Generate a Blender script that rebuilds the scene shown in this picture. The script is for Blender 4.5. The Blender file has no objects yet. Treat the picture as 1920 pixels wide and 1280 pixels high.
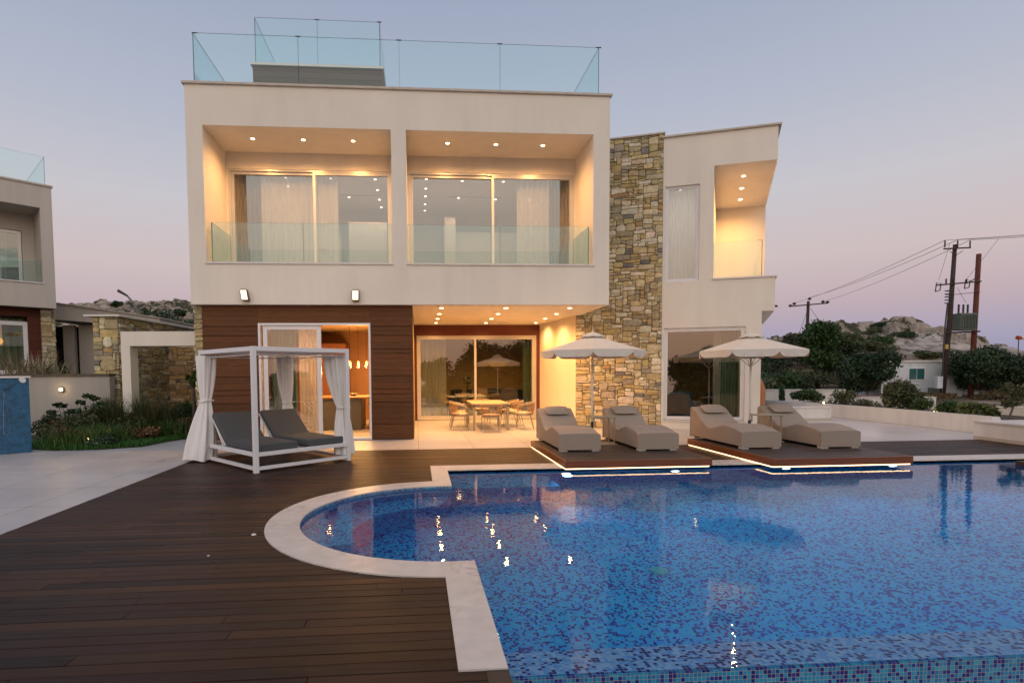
import bpy, math, random
import numpy as np
from mathutils import Vector, Matrix, noise as mnoise

S = bpy.context.scene
COL = S.collection
R = math.radians
PI = math.pi

# ------------------------------------------------------------------ camera
cam_d = bpy.data.cameras.new('camera'); cam = bpy.data.objects.new('camera', cam_d)
COL.objects.link(cam); S.camera = cam
cam_d.sensor_width = 36.0
cam_d.lens = 1050.0 / 1920.0 * 36.0
cam_d.shift_x = (960 - 863.2) / 1920.0
cam_d.shift_y = (754.0 - 640) / 1920.0
cam_d.clip_start = 0.05; cam_d.clip_end = 6000
_y, _p, _r = .0758, -.052, -.0077
_R = Vector((math.cos(_y), -math.sin(_y), 0)); _F0 = Vector((math.sin(_y), math.cos(_y), 0)); _Z = Vector((0, 0, 1))
_F = _F0 * math.cos(_p) + _Z * math.sin(_p); _U = -_F0 * math.sin(_p) + _Z * math.cos(_p)
_R2 = _R * math.cos(_r) + _U * math.sin(_r); _U2 = -_R * math.sin(_r) + _U * math.cos(_r)
cm = Matrix((( _R2.x, _U2.x, -_F.x, 0), (_R2.y, _U2.y, -_F.y, 0), (_R2.z, _U2.z, -_F.z, 1.6), (0, 0, 0, 1)))
cam.matrix_world = cm

# ------------------------------------------------------------------ world (dusk sky)
W = bpy.data.worlds.new("World"); S.world = W; W.use_nodes = True
nt = W.node_tree; nt.nodes.clear()
def N(t, ty, **k):
    n = t.nodes.new(ty)
    for a, b in k.items(): setattr(n, a, b)
    return n
def srgb(r, g, b):
    f = lambda c: (c/255/12.92) if c/255 <= .04045 else ((c/255+.055)/1.055)**2.4
    return (f(r), f(g), f(b), 1)
wo = N(nt, 'ShaderNodeOutputWorld'); bg = N(nt, 'ShaderNodeBackground'); bg2 = N(nt, 'ShaderNodeBackground'); ad = N(nt, 'ShaderNodeAddShader')
tc = N(nt, 'ShaderNodeTexCoord'); sx = N(nt, 'ShaderNodeSeparateXYZ')
nt.links.new(tc.outputs['Generated'], sx.inputs[0])
def ramp(t, stops, interp='LINEAR'):
    r = t.nodes.new('ShaderNodeValToRGB'); cr = r.color_ramp; cr.interpolation = interp
    while len(cr.elements) > 1: cr.elements.remove(cr.elements[-1])
    cr.elements[0].position = stops[0][0]; cr.elements[0].color = stops[0][1]
    for p, c in stops[1:]:
        e = cr.elements.new(p); e.color = c
    return r
rf = ramp(nt, [(0, srgb(138,142,172)), (.045, srgb(166,161,184)), (.10, srgb(190,172,181)), (.17, srgb(204,188,189)), (.27, srgb(198,195,202)),
               (.40, srgb(176,183,200)), (.54, srgb(157,167,190)), (.8, srgb(128,142,174)), (1, srgb(112,128,164))])
rb = ramp(nt, [(0, (.74,.36,.22,1)), (.06, (1.0,.54,.35,1)), (.15, (1.2,.90,.70,1)), (.3, (1.24,1.13,1.02,1)), (.5, (.86,.86,.90,1)), (1, srgb(128,142,174))])
nt.links.new(sx.outputs['Z'], rf.inputs[0]); nt.links.new(sx.outputs['Z'], rb.inputs[0])
mr = N(nt, 'ShaderNodeMapRange'); mr.inputs['From Min'].default_value = .25; mr.inputs['From Max'].default_value = -.75; mr.interpolation_type = 'SMOOTHSTEP'
nt.links.new(sx.outputs['Y'], mr.inputs['Value'])
mx = N(nt, 'ShaderNodeMix', data_type='RGBA'); nt.links.new(mr.outputs[0], mx.inputs[0]); nt.links.new(rf.outputs[0], mx.inputs[6]); nt.links.new(rb.outputs[0], mx.inputs[7])
nt.links.new(mx.outputs[2], bg.inputs[0]); bg.inputs[1].default_value = 1.0
sky = N(nt, 'ShaderNodeTexSky'); sky.sky_type = 'NISHITA'; sky.sun_disc = False; sky.sun_elevation = R(-1.5); sky.sun_rotation = R(200)
nt.links.new(sky.outputs[0], bg2.inputs[0]); bg2.inputs[1].default_value = 0.05
nt.links.new(bg.outputs[0], ad.inputs[0]); nt.links.new(bg2.outputs[0], ad.inputs[1]); nt.links.new(ad.outputs[0], wo.inputs[0])

sun_d = bpy.data.lights.new('afterglow_sun', 'SUN'); sun_d.energy = 0.6; sun_d.angle = R(130); sun_d.color = (1, .84, .66)
sun = bpy.data.objects.new('afterglow_sun', sun_d); COL.objects.link(sun)
sun.rotation_euler = (R(58), 0, R(-12))      # low glow from behind the camera

S.view_settings.view_transform = 'Standard'; S.view_settings.look = 'None'
S.view_settings.exposure = 0; S.view_settings.gamma = 1
S.render.engine = 'CYCLES'
S.cycles.use_denoising = True
S.cycles.max_bounces = 9; S.cycles.diffuse_bounces = 3; S.cycles.glossy_bounces = 5; S.cycles.transmission_bounces = 8; S.cycles.transparent_max_bounces = 24
S.cycles.sample_clamp_indirect = 6; S.cycles.caustics_reflective = False; S.cycles.caustics_refractive = True

# ------------------------------------------------------------------ mesh helper
class MB:
    def __init__(s, T=None): s.v = []; s.f = []; s.c = []; s.T = T; s.usec = False
    def add(s, vs, fs, col=None):
        b = len(s.v)
        T = s.T
        for v in vs: s.v.append(tuple(T(*v)) if T else tuple(v))
        s.f += [tuple(b+i for i in f) for f in fs]
        if col: s.usec = True
        s.c += [col or (1, 1, 1)] * len(vs)
        return s
    def box(s, x0, x1, y0, y1, z0, z1, col=None):
        v = [(x0,y0,z0),(x1,y0,z0),(x1,y1,z0),(x0,y1,z0),(x0,y0,z1),(x1,y0,z1),(x1,y1,z1),(x0,y1,z1)]
        return s.add(v, [(0,3,2,1),(4,5,6,7),(0,1,5,4),(1,2,6,5),(2,3,7,6),(3,0,4,7)], col)
    def prism(s, poly, z0, z1, col=None, cap=True):
        n = len(poly)
        v = [(x, y, z0) for x, y in poly] + [(x, y, z1) for x, y in poly]
        f = [(i, (i+1) % n, n+(i+1) % n, n+i) for i in range(n)]
        if cap: f += [tuple(range(n))[::-1], tuple(range(n, 2*n))]
        return s.add(v, f, col)
    def tube(s, pts, rad, n=8, col=None, cap=True):
        pts = [Vector(p) for p in pts]
        rad = rad if isinstance(rad, (list, tuple)) else [rad]*len(pts)
        vs = []; up = None
        for i, p in enumerate(pts):
            d = (pts[min(i+1, len(pts)-1)] - pts[max(i-1, 0)]).normalized()
            if up is None:
                a = Vector((0, 0, 1)) if abs(d.z) < .9 else Vector((1, 0, 0))
                up = (a - d*a.dot(d)).normalized()
            else: up = (up - d*up.dot(d)).normalized()
            w = d.cross(up)
            for k in range(n):
                t = 2*PI*k/n + PI/n
                vs.append(p + (up*math.cos(t) + w*math.sin(t))*rad[i])
        f = []
        for i in range(len(pts)-1):
            for k in range(n):
                a = i*n+k; b = i*n+(k+1) % n
                f.append((a, b, b+n, a+n))
        if cap: f += [tuple(range(n))[::-1], tuple(range((len(pts)-1)*n, len(pts)*n))]
        return s.add([tuple(v) for v in vs], f, col)
    def lathe(s, prof, cx=0, cy=0, n=24, col=None):
        vs = []
        for r, z in prof:
            for k in range(n):
                t = 2*PI*k/n; vs.append((cx+r*math.cos(t), cy+r*math.sin(t), z))
        f = []
        for i in range(len(prof)-1):
            for k in range(n):
                a = i*n+k; b = i*n+(k+1) % n; f.append((a, b, b+n, a+n))
        f += [tuple(range(n))[::-1], tuple(range((len(prof)-1)*n, len(prof)*n))]
        return s.add(vs, f, col)
    def build(s, name, m, parent=None, smooth=False, bevel=0, seg=2, solid=0, subd=0, local=False):
        me = bpy.data.meshes.new(name); me.from_pydata(s.v, [], s.f); me.update()
        if s.usec:
            ca = me.color_attributes.new('Col', 'FLOAT_COLOR', 'POINT')
            a = np.ones((len(s.v), 4), dtype=np.float32); a[:, :3] = np.array(s.c, dtype=np.float32)
            ca.data.foreach_set('color', a.ravel())
        if m: me.materials.append(m)
        o = bpy.data.objects.new(name, me); COL.objects.link(o)
        if smooth: me.polygons.foreach_set('use_smooth', [True]*len(me.polygons))
        if parent:
            o.parent = parent
            if parent.type == 'EMPTY' and not local:
                o.matrix_parent_inverse = parent.matrix_basis.inverted()
        if bevel:
            b = o.modifiers.new('bevel', 'BEVEL'); b.width = bevel; b.segments = seg; b.limit_method = 'ANGLE'; b.angle_limit = R(35)
        if solid:
            b = o.modifiers.new('solid', 'SOLIDIFY'); b.thickness = solid; b.offset = 0
        if subd:
            b = o.modifiers.new('sub', 'SUBSURF'); b.levels = subd; b.render_levels = subd
        return o
def tag(o, label=None, cat=None, group=None, kind=None):
    if label: o['label'] = label
    if cat: o['category'] = cat
    if group: o['group'] = group
    if kind: o['kind'] = kind
    return o
def thing(name, label, cat, loc=(0,0,0), rz=0, group=None):
    o = bpy.data.objects.new(name, None); COL.objects.link(o)
    o.location = loc; o.rotation_euler = (0, 0, rz); o.empty_display_size = .2
    o.matrix_basis = Matrix.Translation(loc) @ Matrix.Rotation(rz, 4, 'Z')
    return tag(o, label, cat, group)
def copy_tree(o, parent=None):
    c = o.copy(); COL.objects.link(c)
    if parent: c.parent = parent
    for ch in list(o.children): copy_tree(ch, c)
    return c
def place(o, loc, rz=0, label=None, sc=None):
    o.location = loc; o.rotation_euler = (0, 0, rz)
    if sc: o.scale = (sc, sc, sc) if not isinstance(sc, tuple) else sc
    if label: o['label'] = label
    return o

# ------------------------------------------------------------------ materials
def mat(name, col=(.5,.5,.5), rough=.6, attr=False, nscale=0, namp=.15, bump=0, bscale=60, metal=0, spec=.5, stretch=None, nsc2=None, coat=0, bdist=.01, rvar=0, sheen=0):
    m = bpy.data.materials.new(name); m.use_nodes = True; t = m.node_tree
    b = t.nodes['Principled BSDF']
    b.inputs['Base Color'].default_value = (*col, 1); b.inputs['Roughness'].default_value = rough
    b.inputs['Metallic'].default_value = metal; b.inputs['Specular IOR Level'].default_value = spec
    b.inputs['Coat Weight'].default_value = coat
    if sheen: b.inputs['Sheen Weight'].default_value = sheen
    tcn = N(t, 'ShaderNodeTexCoord'); mp = N(t, 'ShaderNodeMapping'); t.links.new(tcn.outputs['Object'], mp.inputs[0])
    if stretch: mp.inputs['Scale'].default_value = stretch
    src = None
    if attr:
        a = N(t, 'ShaderNodeAttribute'); a.attribute_name = 'Col'
        mm = N(t, 'ShaderNodeMix', data_type='RGBA', blend_type='MULTIPLY'); mm.inputs[0].default_value = 1
        mm.inputs[6].default_value = (*col, 1); t.links.new(a.outputs['Color'], mm.inputs[7]); src = mm.outputs[2]
    if nscale:
        n1 = N(t, 'ShaderNodeTexNoise'); n1.inputs['Scale'].default_value = nscale; n1.inputs['Detail'].default_value = 6; n1.inputs['Roughness'].default_value = .62
        t.links.new(mp.outputs[0], n1.inputs['Vector'])
        m1 = N(t, 'ShaderNodeMapRange'); m1.inputs['From Min'].default_value = .25; m1.inputs['From Max'].default_value = .75
        m1.inputs['To Min'].default_value = 1-namp; m1.inputs['To Max'].default_value = 1+namp
        t.links.new(n1.outputs[0], m1.inputs['Value'])
        mul = N(t, 'ShaderNodeMix', data_type='RGBA', blend_type='MULTIPLY'); mul.inputs[0].default_value = 1
        if src: t.links.new(src, mul.inputs[6])
        else: mul.inputs[6].default_value = (*col, 1)
        t.links.new(m1.outputs[0], mul.inputs[7]); src = mul.outputs[2]
        if nsc2:
            n2 = N(t, 'ShaderNodeTexNoise'); n2.inputs['Scale'].default_value = nsc2[0]; n2.inputs['Detail'].default_value = 3
            t.links.new(tcn.outputs['Object'], n2.inputs['Vector'])
            m2 = N(t, 'ShaderNodeMapRange'); m2.inputs['From Min'].default_value = .3; m2.inputs['From Max'].default_value = .7
            m2.inputs['To Min'].default_value = 1-nsc2[1]; m2.inputs['To Max'].default_value = 1+nsc2[1]
            t.links.new(n2.outputs[0], m2.inputs['Value'])
            mu2 = N(t, 'ShaderNodeMix', data_type='RGBA', blend_type='MULTIPLY'); mu2.inputs[0].default_value = 1
            t.links.new(src, mu2.inputs[6]); t.links.new(m2.outputs[0], mu2.inputs[7]); src = mu2.outputs[2]
        if rvar:
            m3 = N(t, 'ShaderNodeMapRange'); m3.inputs['To Min'].default_value = rough-rvar; m3.inputs['To Max'].default_value = rough+rvar
            m3.inputs['From Min'].default_value = .3; m3.inputs['From Max'].default_value = .7
            t.links.new(n1.outputs[0], m3.inputs['Value']); t.links.new(m3.outputs[0], b.inputs['Roughness'])
    if src: t.links.new(src, b.inputs['Base Color'])
    if bump:
        nb = N(t, 'ShaderNodeTexNoise'); nb.inputs['Scale'].default_value = bscale; nb.inputs['Detail'].default_value = 5
        t.links.new(mp.outputs[0], nb.inputs['Vector'])
        bp = N(t, 'ShaderNodeBump'); bp.inputs['Strength'].default_value = bump; bp.inputs['Distance'].default_value = bdist
        t.links.new(nb.outputs[0], bp.inputs['Height']); t.links.new(bp.outputs[0], b.inputs['Normal'])
    return m
def emis(name, col, st):
    m = bpy.data.materials.new(name); m.use_nodes = True; t = m.node_tree; t.nodes.clear()
    o = N(t, 'ShaderNodeOutputMaterial'); e = N(t, 'ShaderNodeEmission'); e.inputs[0].default_value = (*col, 1); e.inputs[1].default_value = st
    t.links.new(e.outputs[0], o.inputs[0]); return m
def glass(name, tint, ior=1.5, rough=0.0, refl=(1,1,1)):
    m = bpy.data.materials.new(name); m.use_nodes = True; t = m.node_tree; t.nodes.clear()
    o = N(t, 'ShaderNodeOutputMaterial'); tr = N(t, 'ShaderNodeBsdfTransparent'); tr.inputs[0].default_value = (*tint, 1)
    g = N(t, 'ShaderNodeBsdfGlossy'); g.inputs['Roughness'].default_value = rough; g.inputs['Color'].default_value = (*refl, 1)
    fr = N(t, 'ShaderNodeFresnel'); fr.inputs[0].default_value = ior
    # keep the fresnel symmetric on back faces
    geo = N(t, 'ShaderNodeNewGeometry'); mi = N(t, 'ShaderNodeMix', data_type='FLOAT'); mi.inputs[2].default_value = ior; mi.inputs[3].default_value = 1/ior
    t.links.new(geo.outputs['Backfacing'], mi.inputs[0])
    mf = N(t, 'ShaderNodeMath', operation='MAXIMUM'); 
    fr.inputs[0].default_value = ior
    mx = N(t, 'ShaderNodeMixShader'); 
    lw = N(t, 'ShaderNodeLayerWeight'); lw.inputs[0].default_value = .5
    # schlick from facing
    pw = N(t, 'ShaderNodeMath', operation='POWER'); pw.inputs[1].default_value = 5
    t.links.new(lw.outputs['Facing'], pw.inputs[0])
    f0 = ((ior-1)/(ior+1))**2
    ma = N(t, 'ShaderNodeMath', operation='MULTIPLY_ADD'); ma.inputs[1].default_value = 1-f0; ma.inputs[2].default_value = f0
    t.links.new(pw.outputs[0], ma.inputs[0])
    t.links.new(ma.outputs[0], mx.inputs[0]); t.links.new(tr.outputs[0], mx.inputs[1]); t.links.new(g.outputs[0], mx.inputs[2]); t.links.new(mx.outputs[0], o.inputs[0])
    for n in (fr, geo, mi, mf): t.nodes.remove(n)
    return m
M = {}
M['stucco'] = mat('stucco', (.79,.745,.66), .85, nscale=1.2, namp=.035, bump=.25, bscale=220, bdist=.004, nsc2=(.35,.04), stretch=(1,1,.6))
M['stucco_white'] = mat('stucco_white', (.74,.72,.69), .85, nscale=1.5, namp=.04, bump=.2, bscale=200, bdist=.004)
M['cap'] = mat('cap_stone', (.55,.50,.43), .55, nscale=5, namp=.12)
M['sill'] = mat('sill_marble', (.68,.66,.64), .4, nscale=4, namp=.08)
M['stone'] = mat('rubble_stone', (1,1,1), .85, attr=True, nscale=9, namp=.30, bump=.7, bscale=26, bdist=.02, nsc2=(30,.12))
M['mortar'] = mat('mortar', (.23,.19,.125), .95, nscale=12, namp=.25, bump=.5, bscale=60)
M['plank'] = mat('brown_plank', (1,1,1), .62, attr=True, nscale=4.5, namp=.42, stretch=(1,1,22), bump=.25, bscale=8, bdist=.004, spec=.28)
M['deck'] = mat('deck_board', (1,1,1), .50, attr=True, nscale=2.2, namp=.32, stretch=(1,24,1), bump=.35, bscale=7, bdist=.004, nsc2=(.9,.25), spec=.25, rvar=.10)
M['deck_light'] = M['deck']
M['deck'] = mat('deck_board_dark', (.98,.72,.60), .52, attr=True, nscale=2.2, namp=.38, stretch=(1,24,1), bump=.4, bscale=7, bdist=.005, nsc2=(.7,.35), spec=.22, rvar=.14)
M['deck_void'] = mat('deck_void', (.006,.005,.005), .9)
M['fascia'] = mat('teak_fascia', (.20,.060,.022), .35, nscale=3, namp=.3, stretch=(1,1,16))
M['marble'] = mat('marble', (.62,.575,.53), .38, nscale=2.2, namp=.10, bump=.05, bscale=30, nsc2=(7,.07))
M['tile'] = None
M['white_metal'] = mat('white_metal', (.78,.78,.80), .35, nscale=3, namp=.03)
M['alu'] = mat('pale_aluminium', (.62,.60,.57), .35, metal=.35, nscale=3, namp=.03)
M['dark_metal'] = mat('dark_metal', (.05,.05,.055), .45, metal=.3)
M['chrome'] = mat('chrome', (.7,.7,.72), .18, metal=1)
M['grey_fabric'] = mat('charcoal_fabric', (.075,.08,.085), .9, nscale=40, namp=.1, bump=.2, bscale=500, bdist=.002)
M['taupe'] = mat('taupe_fabric', (.33,.272,.225), .8, nscale=3, namp=.05, bump=.15, bscale=600, bdist=.002, nsc2=(60,.03))
M['canvas'] = mat('cream_canvas', (.70,.65,.57), .85, nscale=4, namp=.05, bump=.25, bscale=7, bdist=.01)
M['curtain_white'] = mat('white_curtain', (.78,.77,.77), .85, nscale=5, namp=.04, bump=.5, bscale=14, bdist=.015, stretch=(1,1,.35))
M['sheer'] = mat('sheer_curtain', (.70,.68,.66), .9)
M['drape'] = mat('olive_drape', (.10,.075,.038), .9, nscale=4, namp=.1)
M['drape_green'] = mat('green_drape', (.26,.32,.20), .9, nscale=4, namp=.1)
M['room_white'] = mat('room_white', (.46,.43,.42), .8, nscale=2, namp=.02)
M['room_dark'] = mat('room_olive', (.30,.21,.09), .8, nscale=2, namp=.08)
M['wood_warm'] = mat('warm_wood', (.34,.17,.07), .5, nscale=4, namp=.25, stretch=(1,1,14))
M['wood_int'] = mat('interior_wood', (.20,.075,.03), .5, nscale=4, namp=.25, stretch=(12,12,1))
M['furn_dark'] = mat('dark_upholstery', (.025,.028,.035), .8)
M['furn_blue'] = mat('blue_upholstery', (.05,.11,.17), .8)
M['counter'] = mat('grey_counter', (.10,.095,.09), .5)
M['rope'] = mat('tan_rope', (.33,.20,.10), .8, nscale=60, namp=.25, bump=.4, bscale=150, bdist=.004)
M['cushion'] = mat('sand_cushion', (.52,.42,.30), .85, nscale=30, namp=.06)
M['table_top'] = mat('pale_table_top', (.50,.36,.21), .45, nscale=4, namp=.12, stretch=(10,1,1))
M['khaki_metal'] = mat('khaki_metal', (.30,.26,.19), .45)
M['terracotta'] = mat('terracotta', (.42,.155,.055), .8, nscale=6, namp=.15, bump=.2)
M['blue_mosaic'] = None
M['pole'] = mat('pole_wood', (.055,.035,.026), .85, nscale=5, namp=.3, stretch=(4,4,.5))
M['rust_pole'] = mat('rust_pole', (.13,.035,.018), .8, nscale=5, namp=.25, stretch=(3,3,.6))
M['trafo'] = mat('green_grey_steel', (.12,.15,.125), .5, nscale=3, namp=.1)
M['cabin'] = mat('cabin_panel', (.66,.70,.75), .6, nscale=2, namp=.10, stretch=(1,1,.3))
M['asphalt'] = mat('path_sand', (.26,.18,.12), .95, nscale=2, namp=.3, bump=.3, bscale=20)
M['soil'] = mat('soil', (.05,.035,.02), .95, nscale=4, namp=.3, bump=.5, bscale=20)
M['trunk'] = mat('trunk_bark', (.10,.08,.06), .9, nscale=8, namp=.3)
M['leaf'] = mat('leaf', (1,1,1), .6, attr=True, spec=.3)
M['led'] = emis('warm_led', (1,.62,.30), 5.0)
M['lamp_white'] = emis('warm_lamp_face', (1,.66,.34), 32)
M['flood_face'] = emis('flood_face', (1,.80,.55), 2.6)
M['pool_lamp'] = emis('pool_lamp_face', (.85,.93,1), 6)
M['bulb'] = emis('pendant_bulb', (1,.55,.18), 12)
M['glass_rail'] = glass('rail_glass', (.875,.95,.955), 1.5)
M['glass_edge'] = mat('glass_edge', (.09,.24,.26), .2)
M['glass_win'] = glass('window_glass', (.93,.94,.93), 2.05)
M['glass_dark'] = glass('tinted_glass', (.78,.82,.80), 2.1)
M['glass_sofit'] = M['glass_rail']

def tile_mat():
    m = mat('porcelain_tile', (.54,.535,.54), .33, nscale=1.6, namp=.05, spec=.5, nsc2=(.5,.05), rvar=.06)
    t = m.node_tree; b = t.nodes['Principled BSDF']; src = b.inputs['Base Color'].links[0].from_socket
    br = N(t, 'ShaderNodeTexBrick'); br.offset = 0; br.inputs['Scale'].default_value = 1; br.inputs['Brick Width'].default_value = 1.2; br.inputs['Row Height'].default_value = 1.2
    br.inputs['Mortar Size'].default_value = .006; br.inputs['Color1'].default_value = (1,1,1,1); br.inputs['Color2'].default_value = (.90,.90,.90,1); br.inputs['Mortar'].default_value = (.30,.28,.26,1)
    tcn = N(t, 'ShaderNodeTexCoord'); t.links.new(tcn.outputs['Object'], br.inputs['Vector'])
    mu = N(t, 'ShaderNodeMix', data_type='RGBA', blend_type='MULTIPLY'); mu.inputs[0].default_value = 1
    t.links.new(src, mu.inputs[6]); t.links.new(br.outputs[0], mu.inputs[7]); t.links.new(mu.outputs[2], b.inputs['Base Color'])
    return m
M['tile'] = tile_mat()
def mosaic_mat(name, cols, p=.0235, rough=.25, grout=(.22,.30,.36), gw=.09):
    m = bpy.data.materials.new(name); m.use_nodes = True; t = m.node_tree; b = t.nodes['Principled BSDF']
    b.inputs['Roughness'].default_value = rough; b.inputs['Specular IOR Level'].default_value = .25
    tcn = N(t, 'ShaderNodeTexCoord'); sc = N(t, 'ShaderNodeVectorMath', operation='SCALE'); sc.inputs['Scale'].default_value = 1/p
    of = N(t, 'ShaderNodeVectorMath', operation='ADD'); of.inputs[1].default_value = (.013,.0137,.0071)
    t.links.new(tcn.outputs['Object'], of.inputs[0]); t.links.new(of.outputs[0], sc.inputs[0])
    fl = N(t, 'ShaderNodeVectorMath', operation='FLOOR'); t.links.new(sc.outputs[0], fl.inputs[0])
    wn = N(t, 'ShaderNodeTexWhiteNoise'); wn.noise_dimensions = '3D'; t.links.new(fl.outputs[0], wn.inputs['Vector'])
    # clumps: low-frequency bias
    ns = N(t, 'ShaderNodeTexNoise'); ns.inputs['Scale'].default_value = .35; ns.inputs['Detail'].default_value = 1; t.links.new(fl.outputs[0], ns.inputs['Vector'])
    mx0 = N(t, 'ShaderNodeMath', operation='MULTIPLY_ADD'); mx0.inputs[1].default_value = .80
    t.links.new(wn.outputs[0], mx0.inputs[0])
    sb = N(t, 'ShaderNodeMath', operation='MULTIPLY_ADD'); sb.inputs[1].default_value = .7; sb.inputs[2].default_value = -.25; t.links.new(ns.outputs[0], sb.inputs[0]); t.links.new(sb.outputs[0], mx0.inputs[2])
    rp = ramp(t, cols, 'CONSTANT'); t.links.new(mx0.outputs[0], rp.inputs[0])
    fr = N(t, 'ShaderNodeVectorMath', operation='FRACTION'); t.links.new(sc.outputs[0], fr.inputs[0])
    geo = N(t, 'ShaderNodeNewGeometry'); 
    sp = N(t, 'ShaderNodeSeparateXYZ'); t.links.new(fr.outputs[0], sp.inputs[0])
    sn = N(t, 'ShaderNodeSeparateXYZ'); t.links.new(geo.outputs['True Normal'], sn.inputs[0])
    outs = []
    for ax in 'XYZ':
        lt = N(t, 'ShaderNodeMath', operation='LESS_THAN'); lt.inputs[1].default_value = gw; t.links.new(sp.outputs[ax], lt.inputs[0])
        ab = N(t, 'ShaderNodeMath', operation='ABSOLUTE'); t.links.new(sn.outputs[ax], ab.inputs[0])
        l2 = N(t, 'ShaderNodeMath', operation='LESS_THAN'); l2.inputs[1].default_value = .7; t.links.new(ab.outputs[0], l2.inputs[0])
        mu = N(t, 'ShaderNodeMath', operation='MULTIPLY'); t.links.new(lt.outputs[0], mu.inputs[0]); t.links.new(l2.outputs[0], mu.inputs[1]); outs.append(mu)
    a1 = N(t, 'ShaderNodeMath', operation='MAXIMUM'); t.links.new(outs[0].outputs[0], a1.inputs[0]); t.links.new(outs[1].outputs[0], a1.inputs[1])
    a2 = N(t, 'ShaderNodeMath', operation='MAXIMUM'); t.links.new(a1.outputs[0], a2.inputs[0]); t.links.new(outs[2].outputs[0], a2.inputs[1])
    mm = N(t, 'ShaderNodeMix', data_type='RGBA'); t.links.new(a2.outputs[0], mm.inputs[0]); t.links.new(rp.outputs[0], mm.inputs[6]); mm.inputs[7].default_value = (*grout, 1)
    t.links.new(mm.outputs[2], b.inputs['Base Color'])
    return m
NAVY = (.0,.04,.42,1); INDI = (.0,.09,.55,1); AZ = (.0,.46,1.0,1); AZ2 = (.0,.56,1.0,1); TEAL = (.0,.64,.95,1); PALE = (.12,.40,.52,1)
M['pool_tile'] = mosaic_mat('pool_mosaic', [(0, NAVY), (.28, INDI), (.35, AZ), (.50, AZ2), (.68, TEAL), (.88, AZ)])
M['ledge_sheen_tile'] = mosaic_mat('ledge_sheen_mosaic', [(0, (.006,.02,.25,1)), (.24, (.03,.03,.34,1)), (.31, (.34,.58,.98,1)), (.50, (.52,.70,1,1)), (.66, (.20,.50,.95,1)), (.86, (.60,.74,1,1))], grout=(.55,.62,.75))  # pale tiles: sky reflection on the shallow water put into the tile colour
M['rim_tile'] = mosaic_mat('rim_mosaic', [(0, (.0,.012,.18,1)), (.26, (.0,.03,.28,1)), (.36, (.0,.16,.38,1)), (.55, (.0,.27,.50,1)), (.70, (.0,.22,.46,1)), (.88, (.03,.30,.48,1))], grout=(.30,.32,.30))
M['blue_mosaic'] = mat('blue_wall_mosaic', (.014,.095,.20), .55, nscale=9, namp=.5, nsc2=(50,.3), bump=.15, bscale=90)
def water_mat():
    m = bpy.data.materials.new('water'); m.use_nodes = True; t = m.node_tree; t.nodes.clear()
    o = N(t, 'ShaderNodeOutputMaterial'); g = N(t, 'ShaderNodeBsdfRefraction'); g.inputs['IOR'].default_value = 1.333; g.inputs['Roughness'].default_value = 0; g.inputs['Color'].default_value = (.72,.93,1,1)
    gl = N(t, 'ShaderNodeBsdfGlossy'); gl.inputs['Roughness'].default_value = 0; fr = N(t, 'ShaderNodeFresnel'); fr.inputs[0].default_value = 1.27; mxs = N(t, 'ShaderNodeMixShader')
    t.links.new(fr.outputs[0], mxs.inputs[0]); t.links.new(g.outputs[0], mxs.inputs[1]); t.links.new(gl.outputs[0], mxs.inputs[2])
    tcn = N(t, 'ShaderNodeTexCoord'); n1 = N(t, 'ShaderNodeTexNoise'); n1.inputs['Scale'].default_value = 3.2; n1.inputs['Detail'].default_value = 2.5; n1.inputs['Roughness'].default_value = .5
    t.links.new(tcn.outputs['Object'], n1.inputs['Vector'])
    bp = N(t, 'ShaderNodeBump'); bp.inputs['Strength'].default_value = .024; bp.inputs['Distance'].default_value = .05
    t.links.new(n1.outputs[0], bp.inputs['Height'])
    n2 = N(t, 'ShaderNodeTexNoise'); n2.inputs['Scale'].default_value = 16; n2.inputs['Detail'].default_value = 1
    t.links.new(tcn.outputs['Object'], n2.inputs['Vector'])
    bp2 = N(t, 'ShaderNodeBump'); bp2.inputs['Strength'].default_value = .03; bp2.inputs['Distance'].default_value = .02
    t.links.new(n2.outputs[0], bp2.inputs['Height']); t.links.new(bp.outputs[0], bp2.inputs['Normal'])
    t.links.new(bp2.outputs[0], g.inputs['Normal']); t.links.new(bp2.outputs[0], gl.inputs['Normal']); t.links.new(bp2.outputs[0], fr.inputs['Normal']); t.links.new(mxs.outputs[0], o.inputs[0]); return m
M['water'] = water_mat()
def sheer_mat():
    m = bpy.data.materials.new('sheer_curtain'); m.use_nodes = True; t = m.node_tree; t.nodes.clear()
    o = N(t, 'ShaderNodeOutputMaterial'); d = N(t, 'ShaderNodeBsdfDiffuse'); d.inputs[0].default_value = (.72,.70,.68,1)
    tl = N(t, 'ShaderNodeBsdfTranslucent'); tl.inputs[0].default_value = (.72,.70,.68,1); tr = N(t, 'ShaderNodeBsdfTransparent')
    a = N(t, 'ShaderNodeMixShader'); a.inputs[0].default_value = .4; b = N(t, 'ShaderNodeMixShader'); b.inputs[0].default_value = .25
    t.links.new(d.outputs[0], a.inputs[1]); t.links.new(tl.outputs[0], a.inputs[2]); t.links.new(a.outputs[0], b.inputs[1]); t.links.new(tr.outputs[0], b.inputs[2]); t.links.new(b.outputs[0], o.inputs[0]); return m
M['sheer'] = sheer_mat()

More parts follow.
